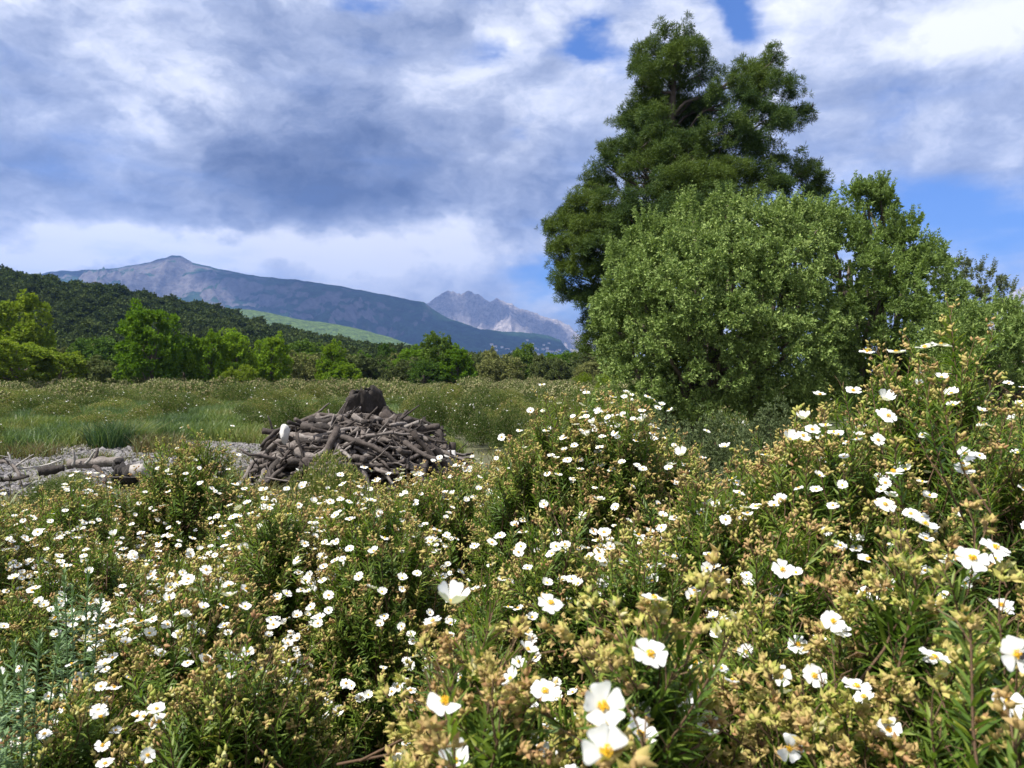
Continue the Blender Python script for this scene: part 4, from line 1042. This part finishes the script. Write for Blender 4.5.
def meadow():
    rs = np.random.RandomState(14)
    protos = []
    for v in range(6):
        a = scrub_mesh(700 + v, 5200, 900, 0.040, 0.0125, hw=0.56, h=0.78, white=30); protos.append(proto_mesh('rockrose_shrub', a, MM))
    n = 0; placed = []
    cand = rs.uniform(0, 1, (16000, 2))
    for u, w in cand:
        y = 4.6 + (40 - 4.6) * u ** 1.1; x = (w - 0.5) * 2 * 0.75 * y
        if n >= 290: break
        if on_gravel(x, y) or (grassy(x, y) and rs.uniform() < 0.9): continue
        if abs(x + 2.0) < 2.25 and 7.2 < y < 12.4: continue          # woodpile
        if y < 5.5 and x < -1.0: continue
        if x > 1.0 and y > 10.5 and x < 14 and y < 19.5: continue          # thicket
        if x > 0.9 and 5 < y < 10 and x < 2.8 : continue                   # heath
        sep = 0.72 if y < 14 else 1.0 if y < 24 else 1.5
        if any((x - a) ** 2 + (y - b) ** 2 < sep * sep for a, b in placed): continue
        placed.append((x, y))
        o = bpy.data.objects.new('rockrose_shrub', protos[rs.randint(0, 6)]); COL.objects.link(o)
        s = (0.95 if y < 14 else 1.2 if y < 24 else 1.7) * rs.uniform(0.72, 1.15); hz = rs.uniform(0.5, 1.0) + 0.55 * rs.uniform(0, 1) ** 2
        if y < 9.0: hz *= 0.95
        if -3.5 < x < 0.4 and y < 9.5: hz *= 0.72
        if x < -3.0 and y < 10.5: hz *= 0.45; 
        o.location = (x, y, ground_z(np.array(x), np.array(y)) - 0.03); o.scale = (s, s, hz); o.rotation_euler.z = rs.uniform(0, 6.28)
        tag(o, 'low pale budded rockrose shrub standing in the meadow behind the flowering bushes', 'shrub', 'low rockrose shrubs across the meadow'); n += 1
    print('meadow shrubs', n)
    # the rest of the scrub, out to the trees: nobody could count it
    g = Geo(); far = [scrub_mesh(720 + v, 560, 240, 0.13, 0.05, hw=0.85, h=0.8, white=0) for v in range(5)]
    N = 1900; u = rs.uniform(0, 1, N); y = np.sqrt(22 ** 2 + (98 ** 2 - 22 ** 2) * u); x = rs.uniform(-1, 1, N) * 0.78 * y
    pl = np.array(placed)
    ok = ~grassy(x, y) & ~((x > 1) & (y < 27) & (x < 16))
    d2 = np.min((x[:, None] - pl[None, :, 0]) ** 2 + (y[:, None] - pl[None, :, 1]) ** 2, 1); ok &= d2 > 1.1
    x, y = x[ok], y[ok]; n = len(x); pick = rs.randint(0, 5, n); S = rs.uniform(0.7, 1.5, n)[:, None] * np.stack([np.ones(n), np.ones(n), rs.uniform(0.6, 1.15, n)], 1); R = frames(np.repeat([[0, 0, 1.0]], n, 0), rs=rs)
    rv = np.clip(fbm(x * .08, y * .08, 3, 6) + rs.normal(0, .12, n), 0, 1)
    for k in range(5):
        s = pick == k; g.inst(far[k], np.stack([x, y, x * 0], -1)[s], R[s], S[s], rv[s])
    tag(g.build('scrub', [M_FARLEAF, M_FARTIP, M_PETAL]), 'pale olive scrub spreading over the plain to the tree line', 'scrub', kind='stuff')

    # grass
    def blades(name, label, x, y, h, w, mat, lean=0.35, rv=None):
        n = len(x); g = Geo(); rs2 = np.random.RandomState(n)
        b = np.stack([x, y, ground_z(x, y) - 0.02], -1); a = rs2.uniform(0, 2 * PI, n); dx = np.stack([np.cos(a), np.sin(a), a * 0], -1)
        ld = np.stack([rs2.normal(0, 1, n), rs2.normal(0, 1, n), n * [0]], -1) * lean * h[:, None]
        w = w[:, None] if np.ndim(w) else w
        m = b + ld * 0.35 + [0, 0, 1] * h[:, None] * 0.6; t_ = b + ld + [0, 0, 1] * h[:, None]
        V = np.stack([b - dx * w, b + dx * w, m + dx * w * .75, m - dx * w * .75, t_ + dx * w * .12, t_ - dx * w * .12], 1).reshape(-1, 3)
        i = np.arange(n)[:, None] * 6; Q = np.concatenate([i + [0, 1, 2, 3], i + [3, 2, 4, 5]])
        A = np.repeat(np.clip((rs2.uniform(0, 1, n) if rv is None else rv + rs2.normal(0, .15, n)), 0, 1), 6)
        g.add(V, Q, 0, A, 0); return g
    N = 190000; y = 12.6 + 24 * rs.uniform(0, 1, N) ** 1.0; x = -0.16 * y + 1.2 - rs.uniform(0, 1, N) * (0.62 * y)
    cl = vnoise(x * 0.9, y * 0.9, 77); ok = (rs.uniform(0, 1, N) < cl * 1.5) & ~on_gravel(x, y) & (y < 33 + 4 * np.sin(x * 0.4))
    x, y, cl = x[ok], y[ok], cl[ok]; h = rs.uniform(0.16, 0.42, len(x)) * (0.6 + 0.7 * cl); rv = fbm(x * .7, y * .45, 3, 3)
    tag(blades('grass', '', x, y, h, 0.009 + 0.0003 * y, M_GRASS, rv=(rv - .25) * 1.35).build('grass', M_GRASS), 'green grass left of the woodpile', 'grass', kind='stuff')
    # short weeds on and around the gravel
    N = 22000; x = rs.uniform(-11, -0.2, N); y = rs.uniform(6.6, 15.6, N); cl = vnoise(x * 1.1, y * 1.1, 5)
    ok = rs.uniform(0, 1, N) < np.clip((cl - 0.36) * 2.5, 0.03, 1) ; x, y = x[ok], y[ok]
    tag(blades('weeds', '', x, y, rs.uniform(0.05, 0.2, len(x)), 0.009, M_SEDGE, 0.8, rs.uniform(0.2, 1, len(x))).build('weeds', M_SEDGE), 'sparse weeds round the gravel clearing', 'weeds', kind='stuff')
    N = 26000; x = rs.uniform(-9, 9, N); y = rs.uniform(-3.0, 8.5, N); cl = vnoise(x * 1.3, y * 1.3, 15)
    ok = (rs.uniform(0, 1, N) < np.clip((cl - 0.25) * 2.0, 0.08, 1)) & (x * x + y * y > 0.8) & ~on_gravel(x, y); x, y = x[ok], y[ok]
    tag(blades('grass', '', x, y, rs.uniform(0.08, 0.32, len(x)), 0.007, M_GRASS, 0.6, rs.uniform(0.2, 1, len(x))).build('undergrowth', M_GRASS), 'grass growing between and under the rockrose bushes', 'grass', kind='stuff')
    def tuft(name, label, px, py, Y, r, h, n, mat, group=None, lean=0.45):
        p = at(px, py, Y); a = rs.uniform(0, 6.28, n); rr_ = r * np.sqrt(rs.uniform(0, 1, n))
        gg = blades(name, label, p[0] + np.cos(a) * rr_ * .5, Y + np.sin(a) * rr_ * .5, rs.uniform(.55, 1, n) * h, 0.008, mat, lean, rs.uniform(0, 1, n))
        tag(gg.build(name, mat, loc=np.array([p[0], Y, 0.0])), label, 'grass tuft', group)
    tuft('rush_tuft', 'tall dark blue green rush tuft at the back edge of the gravel', 112, 440, 14.6, 0.8, 0.62, 800, M_RUSH)
    tuft('rush_tuft', 'bright green rush tuft right of the dark one behind the gravel', 132, 438, 14.9, 0.6, 0.6, 600, M_GRASS)
    tuft('rush_tuft', 'small green tuft growing beside the pale sawn log end', 126, 468, 9.7, 0.35, 0.3, 260, M_RUSH)
    tuft('sedge_tuft', 'reddish brown sedge tuft right of the bright rush', 160, 440, 13.9, 0.9, 0.42, 700, M_SEDGE)
    tuft('sedge_tuft', 'dry straw coloured tuft behind the left bleached branch', 30, 440, 13.0, 1.0, 0.35, 500, M_SEDGE)
    tuft('sedge_tuft', 'brownish tuft at the far right end of the gravel', 185, 447, 13.2, 0.7, 0.35, 450, M_SEDGE)
    tuft('sedge_tuft', 'green and brown tuft in the middle of the gravel', 95, 449, 12.2, 0.5, 0.25, 260, M_SEDGE)
    # gravel clearing: bed and loose stones
    th = np.linspace(0, 2 * PI, 61)[:-1]; rad = np.linspace(0.03, 1, 14)
    RR, TH = np.meshgrid(rad, th, indexing='ij'); wob = 1 + 0.16 * (vnoise(np.cos(TH) * 3 + 9, np.sin(TH) * 3, 2) - .5) * 2
    gx_ = -6.7 + RR * np.cos(TH) * 2.7 * wob; gy_ = 12.4 + RR * np.sin(TH) * 3.6 * wob
    V = np.stack([gx_, gy_, ground_z(gx_, gy_) + 0.02 - 0.05 * np.clip(RR - .93, 0, 1) * 14], -1).reshape(-1, 3)
    i = np.arange(13)[:, None] * 60; j = np.arange(60)[None, :]
    Q = np.stack([i + j, i + 60 + j, i + 60 + (j + 1) % 60, i + (j + 1) % 60], -1).reshape(-1, 4)
    tag(mesh_obj('gravel_ground', V, Q, np.zeros(len(Q), int), M_GRAVEL), kind='structure')
    g = Geo(); N = 9000; r_ = np.sqrt(rs.uniform(0, 1, N)); a = rs.uniform(0, 6.28, N); x = -6.7 + r_ * np.cos(a) * 2.6; y = 12.4 + r_ * np.sin(a) * 3.5
    P = np.stack([x, y, ground_z(x, y) + 0.028], -1)
    for v in range(4):
        Vb, Qb = ball(6, 4, 1, 1, 1); Vb = Vb * (1 + rs.uniform(-.25, .25, (len(Vb), 1))) * [1, .8, .55]
        s = slice(v * N // 4, (v + 1) * N // 4); g.inst(tpl(Vb, Qb, 0.5), P[s], frames(np.array([[0, 0, 1.0]]) + rs.normal(0, .3, P[s].shape), rs=rs), rs.gamma(2.2, 0.011, N // 4) + 0.008, rs.uniform(0, 1, N // 4))
    tag(g.build('gravel', M_PEBBLE, smooth=False), 'loose grey gravel stones on the clearing', 'gravel', kind='stuff')
meadow()

# ------------------------------------------------------------------ dead wood
def log_mesh(rs, L, r, nsub=1, gnarl=0.05, ns=8, taper=0.5, bend=0.15):
    """a crooked dead branch along +x, centred, with stubs"""
    g = Geo(); n = 12; t = np.linspace(-.5, .5, n)
    b = rs.normal(0, bend, 2); P = np.stack([t * L, b[0] * L * (t * t - .1) * 2 + np.cumsum(rs.normal(0, gnarl * L * .22, n)) * .6, b[1] * L * (t * t - .1) * 2 + np.cumsum(rs.normal(0, gnarl * L * .22, n)) * .6], -1)
    P -= P.mean(0)
    R = r * np.linspace(1, taper, n) * (1 + rs.uniform(-.2, .2, n))
    V, Q = tube(P, R, ns); 
    V = V + norm(V - np.repeat(P, ns, 0)) * (rs.normal(0, .1, (len(V), 1)) * r)
    g.add(V, Q, 0, rs.uniform(0, 1), 0)
    for k in range(nsub):
        i = rs.randint(2, n - 2); d = norm(np.array([rs.uniform(.1, .9), rs.normal(0, 1), rs.normal(0, 1)])); l = L * rs.uniform(.12, .4)
        q = np.linspace(0, 1, 5)[:, None]; C = P[i] + d * l * q + rs.normal(0, .03 * l, (5, 3)) * q
        V, Q = tube(C, np.linspace(R[i] * .6, R[i] * .25, 5), 6); g.add(V, Q, 0, rs.uniform(0, 1), 0)
    return g.arrays()

PILE_C = np.array([(361 - 512) / F_PX * 10.3, 10.3, 0.0])
def woodpile():
    rs = np.random.RandomState(404); C = PILE_C; hw, hd, H = 1.52, 1.2, 0.88
    surf = lambda x, y: np.clip(1 - (x / hw) ** 2 - (y / hd) ** 2, 0, 1) ** 0.5 * H
    def log(name, label, arr, pos, D, roll=0, mat=M_DEAD, group=None, cat='log', scale=1.0):
        from mathutils import Matrix
        o = mesh_obj(name, arr[0], arr[1], arr[2], mat, None, True, arr[3], arr[4]); D = norm(np.array(D, float))
        ref = np.array([0, 0, 1.0]) if abs(D[2]) < .9 else np.array([0, 1.0, 0]); Yv = norm(np.cross(ref, D)); Zv = np.cross(D, Yv)
        o.matrix_world = Matrix([[D[i], Yv[i], Zv[i], pos[i]] for i in range(3)] + [[0, 0, 0, 1]]); o.scale = (scale,) * 3
        tag(o, label, cat, group); return o
    GR = 'dead branches of the woodpile'
    n = 0
    for k in range(285):                       # tangled mass, lowest first
        lay = k / 285
        a = rs.uniform(0, 2 * PI); q = math.sqrt(rs.uniform(0, 1)) * (1.04 - 0.38 * lay ** 2)
        x, y = math.cos(a) * hw * q * .95, -abs(math.sin(a)) * hd * q if rs.uniform() < .68 else math.sin(a) * hd * q
        z = surf(x, y) * (0.35 + 0.65 * lay) + 0.04
        L = rs.uniform(.4, 1.35) * (1.1 - .3 * lay); r = rs.uniform(.013, .05) * (1 if rs.uniform() < .75 else 1.6)
        # follow the slope of the heap; the left half tumbles down to the left front
        gxs = (surf(x + .05, y) - surf(x - .05, y)) / .1; gys = (surf(x, y + .05) - surf(x, y - .05)) / .1
        th = rs.normal(0.0, .55) if lay > .45 else rs.normal(-2.3 if x < 0 else -.7, .55)
        d = np.array([math.cos(th), math.sin(th), 0]); d[2] = (gxs * d[0] + gys * d[1]) * .8 + rs.normal(0, .1)
        mat = M_DEAD if rs.uniform() < .62 else M_DEADDK
        log('dead_branch', 'grey weathered dead branch tangled in the woodpile' if mat is M_DEAD else 'dark rotten dead branch tangled in the woodpile', log_mesh(rs, L, r, rs.randint(0, 4), .09, bend=.25), C + [x, y, z], d, mat=mat, cat='branch', group=GR if mat is M_DEAD else 'rotten branches of the woodpile')
        n += 1
    # dark lumps added to fill the inside of the heap
    for k, (x, y, s, lb) in enumerate([(-.55, .15, .62, 'dark filler lump under the left side of the woodpile'), (.2, .2, .72, 'dark filler lump under the middle of the woodpile'), (.75, .25, .5, 'dark filler lump under the right side of the woodpile')]):
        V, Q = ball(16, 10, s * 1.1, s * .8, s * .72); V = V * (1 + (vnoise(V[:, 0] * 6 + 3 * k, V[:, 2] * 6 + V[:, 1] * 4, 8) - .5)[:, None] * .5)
        o = mesh_obj('dark_filler', V, Q, np.zeros(len(Q), int), M_DEADDK, None, True, np.full(len(V), .2), np.zeros(len(V))); o.location = C + [x, y, .12]; tag(o, lb, 'root plate')
    P10 = lambda px, py, dy=0: at(px, py, 10.8 + dy)
    def span(name, label, p0, p1, r, sub=1, mat=M_DEAD, gn=.04, bend=.12, taper=.6):
        a, b = P10(*p0), P10(*p1); log(name, label, log_mesh(rs, np.linalg.norm(b - a), r, sub, gn, taper=taper, bend=bend), (a + b) / 2, b - a, mat=mat)
    span('log', 'pale thick log lying across the top of the woodpile left of the stump', (316, 418, -.55), (352, 428, -.6), .055, 0)
    span('log', 'long grey log slanting down from under the stump towards the left', (380, 420, -.75), (352, 440, -1.05), .05, 1)
    span('log', 'long pale branch slanting along the middle of the woodpile', (376, 437, -.95), (326, 450, -1.1), .04, 0, M_BLEACH)
    span('log', 'straight pole lying to the left above the dark brushwood', (284, 433, -.7), (330, 443, -.95), .035, 1)
    span('log', 'forked branch end sticking up on the right of the woodpile', (404, 436, -.6), (428, 425, -.6), .04, 2, M_BLEACH)
    span('log', 'horizontal log on the right half of the woodpile', (392, 441, -.85), (428, 439, -.7), .045, 0)
    span('log', 'thin pole crossing the right half below the horizontal log', (384, 445, -1.0), (430, 448, -.9), .025, 1)
    span('log', 'short pale log end pointing at the viewer below the stump', (352, 452, -1.3), (358, 446, -.95), .045, 0, M_BLEACH)
    span('log', 'leaning grey trunk at the front of the woodpile', (340, 470, -1.25), (358, 444, -.9), .06, 1)
    span('log', 'steep root leaning on the left front of the woodpile', (303, 480, -1.0), (330, 450, -.95), .05, 2)
    span('log', 'curved brown branch at the right foot of the woodpile', (428, 455, -.7), (455, 452, -.4), .04, 1, M_DEADDK, bend=.35)
    span('log', 'thick log on the crest right of the stump', (384, 413, -.3), (412, 424, -.4), .085, 0, M_DEADDK)
    span('log', 'fat grey log on the crest directly below the stump', (352, 421, -.6), (396, 421, -.5), .07, 1)
    span('log', 'slanting log before the crest with a broken end', (346, 436, -.8), (396, 418, -.65), .045, 1)
    span('log', 'stub of root propping the white boulder at the left end of the woodpile', (268, 446, -.3), (298, 438, -.2), .07, 2)
    span('log', 'thick knotted log lying at the left end behind the white boulder', (276, 441, 0.1), (312, 432, 0.0), .08, 1, M_DEADDK)
    # hollow stump on top: ragged shell with a charred inside
    b = P10(363, 413, -.15); g = Geo(); ns, nz = 28, 9; a = np.arange(ns) * 2 * PI / ns
    rad = .27 * (1 + .22 * np.sin(a * 2 + .6) + .12 * np.sin(a * 5 + 1)); topz = .44 * (1 + .12 * np.sin(a + 2.4) + .10 * np.sin(a * 3) + .07 * np.sin(a * 7))
    zz = np.linspace(-.12, 1, nz); V = []
    for z in zz:
        f = 1.3 - .62 * z * z; V.append(np.stack([np.cos(a) * rad * f, np.sin(a) * rad * f * .8, z * topz], -1))
    for z in zz[::-1]:
        f = .86 - .42 * z * z; V.append(np.stack([np.cos(a) * rad * f, np.sin(a) * rad * f * .8, z * topz - .015], -1))
    V = np.array(V); V = V + rs.normal(0, .011, V.shape) + (np.sin(a * 9 + 1)[None, :, None] * .02 + np.sin(a * 4)[None, :, None] * .03) * np.stack([np.cos(a), np.sin(a), 0 * a], -1)[None]; nr = len(V); V = V.reshape(-1, 3)
    i = np.arange(nr - 1)[:, None] * ns; j = np.arange(ns)[None, :]; Q = np.stack([i + j, i + (j + 1) % ns, i + ns + (j + 1) % ns, i + ns + j], -1).reshape(-1, 4)
    M = np.repeat([0] * (nz - 1) + [1] * nz, ns)
    o = mesh_obj('hollow_stump', V, Q, M, [M_DEADDK, M_CHAR], None, True, np.full(len(V), .5), np.zeros(len(V))); o.location = b; o.rotation_euler = (0.5, .0, .1)
    o.scale = (.72, .72, .84); tag(o, 'dark hollow tree stump standing on top of the woodpile', 'stump')
    def stone(label, px, py, Y, r, sc=(1, .8, 1.0), mat=M_ROCK):
        V, Q = ball(16, 12, 1, 1, 1); r2 = np.random.RandomState(int(px)); pl = norm(r2.normal(0, 1, (11, 3))); of = r2.uniform(.55, .82, 11)
        for d_, o_ in zip(pl, of): V = V - np.clip(V @ d_ - o_, 0, None)[:, None] * d_      # broken faces
        V = (V + (vnoise(V[:, 0] * 5 + px, V[:, 2] * 5 + V[:, 1] * 4, 5) - .5)[:, None] * .08) * np.array(sc) * r * 1.25
        o = mesh_obj('stone', V, Q, np.zeros(len(Q), int), mat, None, True, np.full(len(V), .7), np.zeros(len(V))); o.location = at(px, py, Y); o.rotation_euler.z = px; tag(o, label, 'stone')
    stone('white boulder wedged upright at the left end of the woodpile', 285, 434, 9.65, .09, (.85, .7, 1.2))
    stone('pale stone under the right end of the woodpile', 450, 457, 9.9, .10)
    stone('small pale stone right of the curved brown branch', 429, 452, 9.9, .08)
    # the fallen trunk and bleached branches left of the gravel
    def sp(name, label, p0, p1, r, sub=1, mat=M_DEAD, gn=.03, bend=.1, taper=.7, cat='log'):
        a, b = at(*p0), at(*p1); return log(name, label, log_mesh(rs, np.linalg.norm(b - a), r, sub, gn, taper=taper, bend=bend), (a + b) / 2, b - a, mat=mat, cat=cat)
    sp('fallen_trunk', 'long grey fallen trunk lying along the front of the gravel', (70, 464, 9.6), (122, 461, 9.6), .065, 1, M_DEAD, .02, .04, .9)
    sp('log', 'charred black log lying below the fallen trunk', (118, 475, 9.2), (134, 474, 9.2), .125, 0, M_CHAR, .02, .03, .95)
    sp('log', 'short white log with a sawn end beside the charred black log', (134, 472, 9.1), (147, 469, 9.05), .085, 0, M_BLEACH, .02, .03, 1.1)
    sp('log', 'burnt stub standing at the end of the fallen trunk', (117, 468, 9.45), (119, 460, 9.4), .07, 0, M_CHAR)
    sp('dead_branch', 'white forked branch standing up at the left edge of the gravel', (15, 472, 9.3), (8, 452, 9.3), .022, 3, M_BLEACH, .06, .2, .3, 'branch')
    sp('dead_branch', 'white branch fanning to the right from the forked one', (14, 468, 9.3), (33, 454, 9.3), .018, 2, M_BLEACH, .05, .15, .3, 'branch')
    sp('dead_branch', 'thin pale branch lying low between fork and fallen trunk', (14, 470, 9.3), (62, 461, 9.5), .018, 1, M_BLEACH, .04, .1, .4, 'branch')
    sp('dead_branch', 'upright pale twig rising from the fallen trunk', (74, 466, 9.5), (73, 449, 9.5), .02, 1, M_BLEACH, .05, .15, .5, 'branch')
    sp('dead_branch', 'pale twig leaning right over the fallen trunk', (86, 464, 9.4), (95, 451, 9.4), .02, 1, M_BLEACH, .05, .1, .5, 'branch')
    sp('dead_branch', 'long thin branch trailing in front of the charred log', (80, 475, 8.9), (140, 478, 8.9), .012, 2, M_DEAD, .05, .2, .4, 'branch')
    sp('dead_branch', 'brown branch sloping down in front of the fallen trunk', (96, 466, 9.0), (106, 482, 8.7), .03, 1, M_DEAD, .05, .1, .6, 'branch')
    sp('dead_branch', 'crooked grey branch reaching the left edge of the picture', (-14, 462, 9.6), (26, 474, 9.1), .03, 3, M_DEAD, .07, .2, .5, 'branch')
    sp('dead_branch', 'dark root lying in the weeds at the left edge', (-10, 476, 9.0), (24, 480, 8.8), .035, 3, M_DEADDK, .07, .2, .5, 'branch')
    sp('log', 'grey log half sunk in weeds left of the fallen trunk', (38, 472, 9.2), (64, 468, 9.3), .06, 1, M_DEADDK, .03)
    print('logs', n)
woodpile()

# ------------------------------------------------------------------ spurge, insect, village
def spurge(label, stems, seed):
    rs = np.random.RandomState(seed); b0 = np.array([*stems[0][0][:2], 0.0]); b0 = np.array([np.mean([s[0][0] for s in stems]), np.mean([s[0][1] for s in stems]), 0.0])
    root = empty('spurge_plant', b0); tag(root, label, 'plant')
    T = tpl(*leaf_strip(0.022, 0.0038, 2, .3, .1), 0.5, 0.3)
    for (tip, ln) in stems:
        base = b0 + (np.array([tip[0], tip[1], 0]) - b0) * .3; base[2] = max(0.0, tip[2] - ln)
        t = np.linspace(0, 1, 10)[:, None]; P = base + (tip - base) * t + np.array([0, 0, .06]) * (t * (1 - t)) * 2
        g = Geo(); V, Q = tube(P, np.linspace(.0022, .0012, 10), 5, False); g.add(V, Q, 0, .6, .3)
        n = 135; s = 1 - 0.62 * rs.uniform(0, 1, n) ** 1.3; a = rs.uniform(0, 6.28, n); ax = norm(tip - base)
        c = base + (tip - base) * s[:, None] + np.array([0, 0, .06]) * (s * (1 - s))[:, None] * 2
        tilt = np.clip(1.25 - np.clip((s - .82) / .18, 0, 1) * .95, .2, 1.4); F = frames(ax[None])[0]
        D = (np.cos(a) * np.sin(tilt))[:, None] * F[:, 0] + (np.sin(a) * np.sin(tilt))[:, None] * F[:, 1] + np.cos(tilt)[:, None] * F[:, 2]
        X = norm(np.cross(D, ax)); Yv = np.cross(D, X); R = np.stack([X, -Yv, D], 2)
        g.inst(T, c, R, rs.uniform(.8, 1.2, n) * (1 - .35 * np.clip((s - .85) / .15, 0, 1)), rs.uniform(0, 1, n))
        g.build('stem', M_SPURGE, root, loc=b0)
S1 = [(at(64, 574, 1.45), .5), (at(88, 575, 1.45), .5), (at(72, 590, 1.5), .45), (at(101, 598, 1.45), .4), (at(56, 600, 1.5), .4)]
S2 = [(at(40, 634, 1.25), .42), (at(14, 646, 1.22), .42), (at(60, 640, 1.28), .36), (at(2, 676, 1.15), .4), (at(-8, 700, 1.1), .4), (at(24, 668, 1.18), .36), (at(-20, 660, 1.2), .4)]
spurge('upright blue green spurge with bottlebrush stems among the white flowers', S1, 61)
spurge('leaning blue green spurge at the left edge below the upright one', S2, 62)

def insect():
    P, D, r = H_B[2]; F = frames(D[None], roll=np.array([0.4]))[0]
    c = P + D * 0.0065 + np.array([0.004, -0.001, 0.0]); root = empty('insect', c); tag(root, 'small black insect feeding in the white flower at the right edge', 'insect')
    def part(name, V, Q): mesh_obj(name, V @ F.T, Q, np.zeros(len(Q), int), M_CHAR, root, True, np.full(len(V), .1), np.zeros(len(V)))
    g = Geo(); V, Q = ball(10, 7, .0052, .0026, .0024); g.add(V, Q); V, Q = ball(8, 6, .002, .002, .0018); g.add(V + [-.0062, 0, 0], Q)
    A = g.arrays(); part('body', A[0], A[1])
    for s in (-1, 1):
        V, Q = leaf_strip(.009, .0036, 3, .1, .05); V = np.stack([V[:, 2] - .002, V[:, 0] + s * .0022, V[:, 1] + .0026], -1); part('wing', V, Q)
    for s in (-1, 1):
        for k in range(3):
            V, Q = tube([(-.003 + .002 * k, s * .002, 0), (-.004 + .003 * k, s * .0045, .001), (-.005 + .004 * k, s * .006, -.003)], [.0004, .0003, .0002], 4, False); part('leg', V, Q)
insect()

def village():
    rs = np.random.RandomState(3); V = mt1[:, 40:].reshape(-1, 3); px = 512 + V[:, 0] / V[:, 1] * F_PX; py = HOR - (V[:, 2] - CAM_Z) / V[:, 1] * F_PX
    ok = np.where((px > 478) & (px < 585) & (py > 341) & (py < 364) & (V[:, 1] < 5300))[0]
    w = np.exp(-((px[ok] - 535) / 34) ** 2 - ((py[ok] - 352) / 7) ** 2); pick = rs.choice(ok, min(70, len(ok)), replace=False, p=w / w.sum())
    m = stone_mat('lime_wash', (0.62, 0.58, 0.52), (0.8, 0.78, 0.74), 1.0); mr = stone_mat('clay_tile', (0.28, 0.14, 0.09), (0.38, 0.22, 0.15), 1.0)
    proto = empty('village_house', (0, 0, 0))
    Vb = np.array([[-8, -5, -6], [8, -5, -6], [8, 5, -6], [-8, 5, -6], [-8, -5, 6], [8, -5, 6], [8, 5, 6], [-8, 5, 6]], float)
    mesh_obj('wall', Vb, np.array([[0, 3, 2, 1], [0, 1, 5, 4], [1, 2, 6, 5], [2, 3, 7, 6], [3, 0, 4, 7], [4, 5, 6, 7]]), np.zeros(6, int), m, proto, False, np.full(8, .6), np.zeros(8))
    Vr = np.array([[-8.6, -5.6, 6.02], [8.6, -5.6, 6.02], [8.6, 5.6, 6.02], [-8.6, 5.6, 6.02], [-8.6, 0, 8.8], [8.6, 0, 8.8], [8.6, 0.05, 8.8], [-8.6, 0.05, 8.8]], float)
    mesh_obj('roof', Vr, np.array([[0, 1, 5, 4], [3, 7, 6, 2], [0, 4, 7, 3], [1, 2, 6, 5], [0, 3, 2, 1], [4, 5, 6, 7]]), np.zeros(6, int), mr, proto, False, np.full(8, .5), np.zeros(8))
    for i, q in enumerate(pick):
        o = proto if i == 0 else copy_tree(proto); o.location = V[q] + [0, 0, 3]; o.rotation_euler.z = rs.uniform(-.5, .5); s = rs.uniform(.7, 1.25); o.scale = (s, s, s)
        tag(o, 'tiny pale house of the village at the foot of the blue mountain', 'house', 'village houses below the far peak')
village()

# cloud banks added out of view, placed so their shade falls on both ridges
def cloud(label, lumps, z, seed):
    rs = np.random.RandomState(seed); g = Geo()
    for (x, y, rx, ry) in lumps:
        V, Q = ball(24, 14, 1, 1, 1); V = V * (1 + (vnoise(V[:, 0] * 3 + x, V[:, 1] * 3 + V[:, 2] * 2.5, seed) - .5)[:, None] * .5)
        g.add(V * [rx, ry, 170 + 0.1 * rx] + [x, y, z + rs.uniform(-40, 40)], Q)
    m, t, out = new_mat('cloud_mist'); p = t.node('ShaderNodeBsdfDiffuse'); p.inputs['Color'].default_value = (.9, .9, .92, 1); t.link(p.outputs[0], out.inputs['Surface'])
    tag(g.build('cloud', m), label, 'cloud', kind='stuff')
def shade_at(x, y, zt, z):
    """where a cloud at height z must drift to shade (x, y) at height zt"""
    k = (z - zt) / SUN[2]; return x + SUN[0] * k, y + SUN[1] * k
Zc = 3400.0; lum = []
for (x, y, zt, rx, ry) in [(-2500, 5650, 750, 500, 150), (-3600, 5550, 700, 620, 400), (-1700, 5350, 600, 420, 330), (-1150, 5050, 450, 600, 600), (-500, 4700, 300, 800, 800), (200, 4500, 150, 700, 750), (-600, 4000, 100, 500, 250)]:
    a, b = shade_at(x, y, zt, Zc); lum.append((a, b, rx, ry))
cloud('unseen bank of cloud placed to shade the long ridge', lum, Zc, 5)
Zc = 4700.0; lum = []
for (x, y, zt, rx, ry) in [(-950, 8150, 800, 330, 420), (-250, 8050, 700, 230, 300), (250, 7800, 500, 260, 400)]:
    a, b = shade_at(x, y, zt, Zc); lum.append((a, b, rx, ry))
cloud('unseen bank of cloud placed to shade the far peak', lum, Zc, 6)
SC.view_settings.view_transform = 'Standard'; SC.view_settings.look = 'None'; SC.view_settings.exposure = 0.98; SC.view_settings.gamma = 1.0
SC.render.engine = 'CYCLES'
cy = SC.cycles
cy.max_bounces = 6; cy.diffuse_bounces = 3; cy.glossy_bounces = 2; cy.transmission_bounces = 4; cy.volume_bounces = 0; cy.transparent_max_bounces = 8
cy.use_denoising = True
try: cy.denoiser = 'OPENIMAGEDENOISE'
except Exception: pass
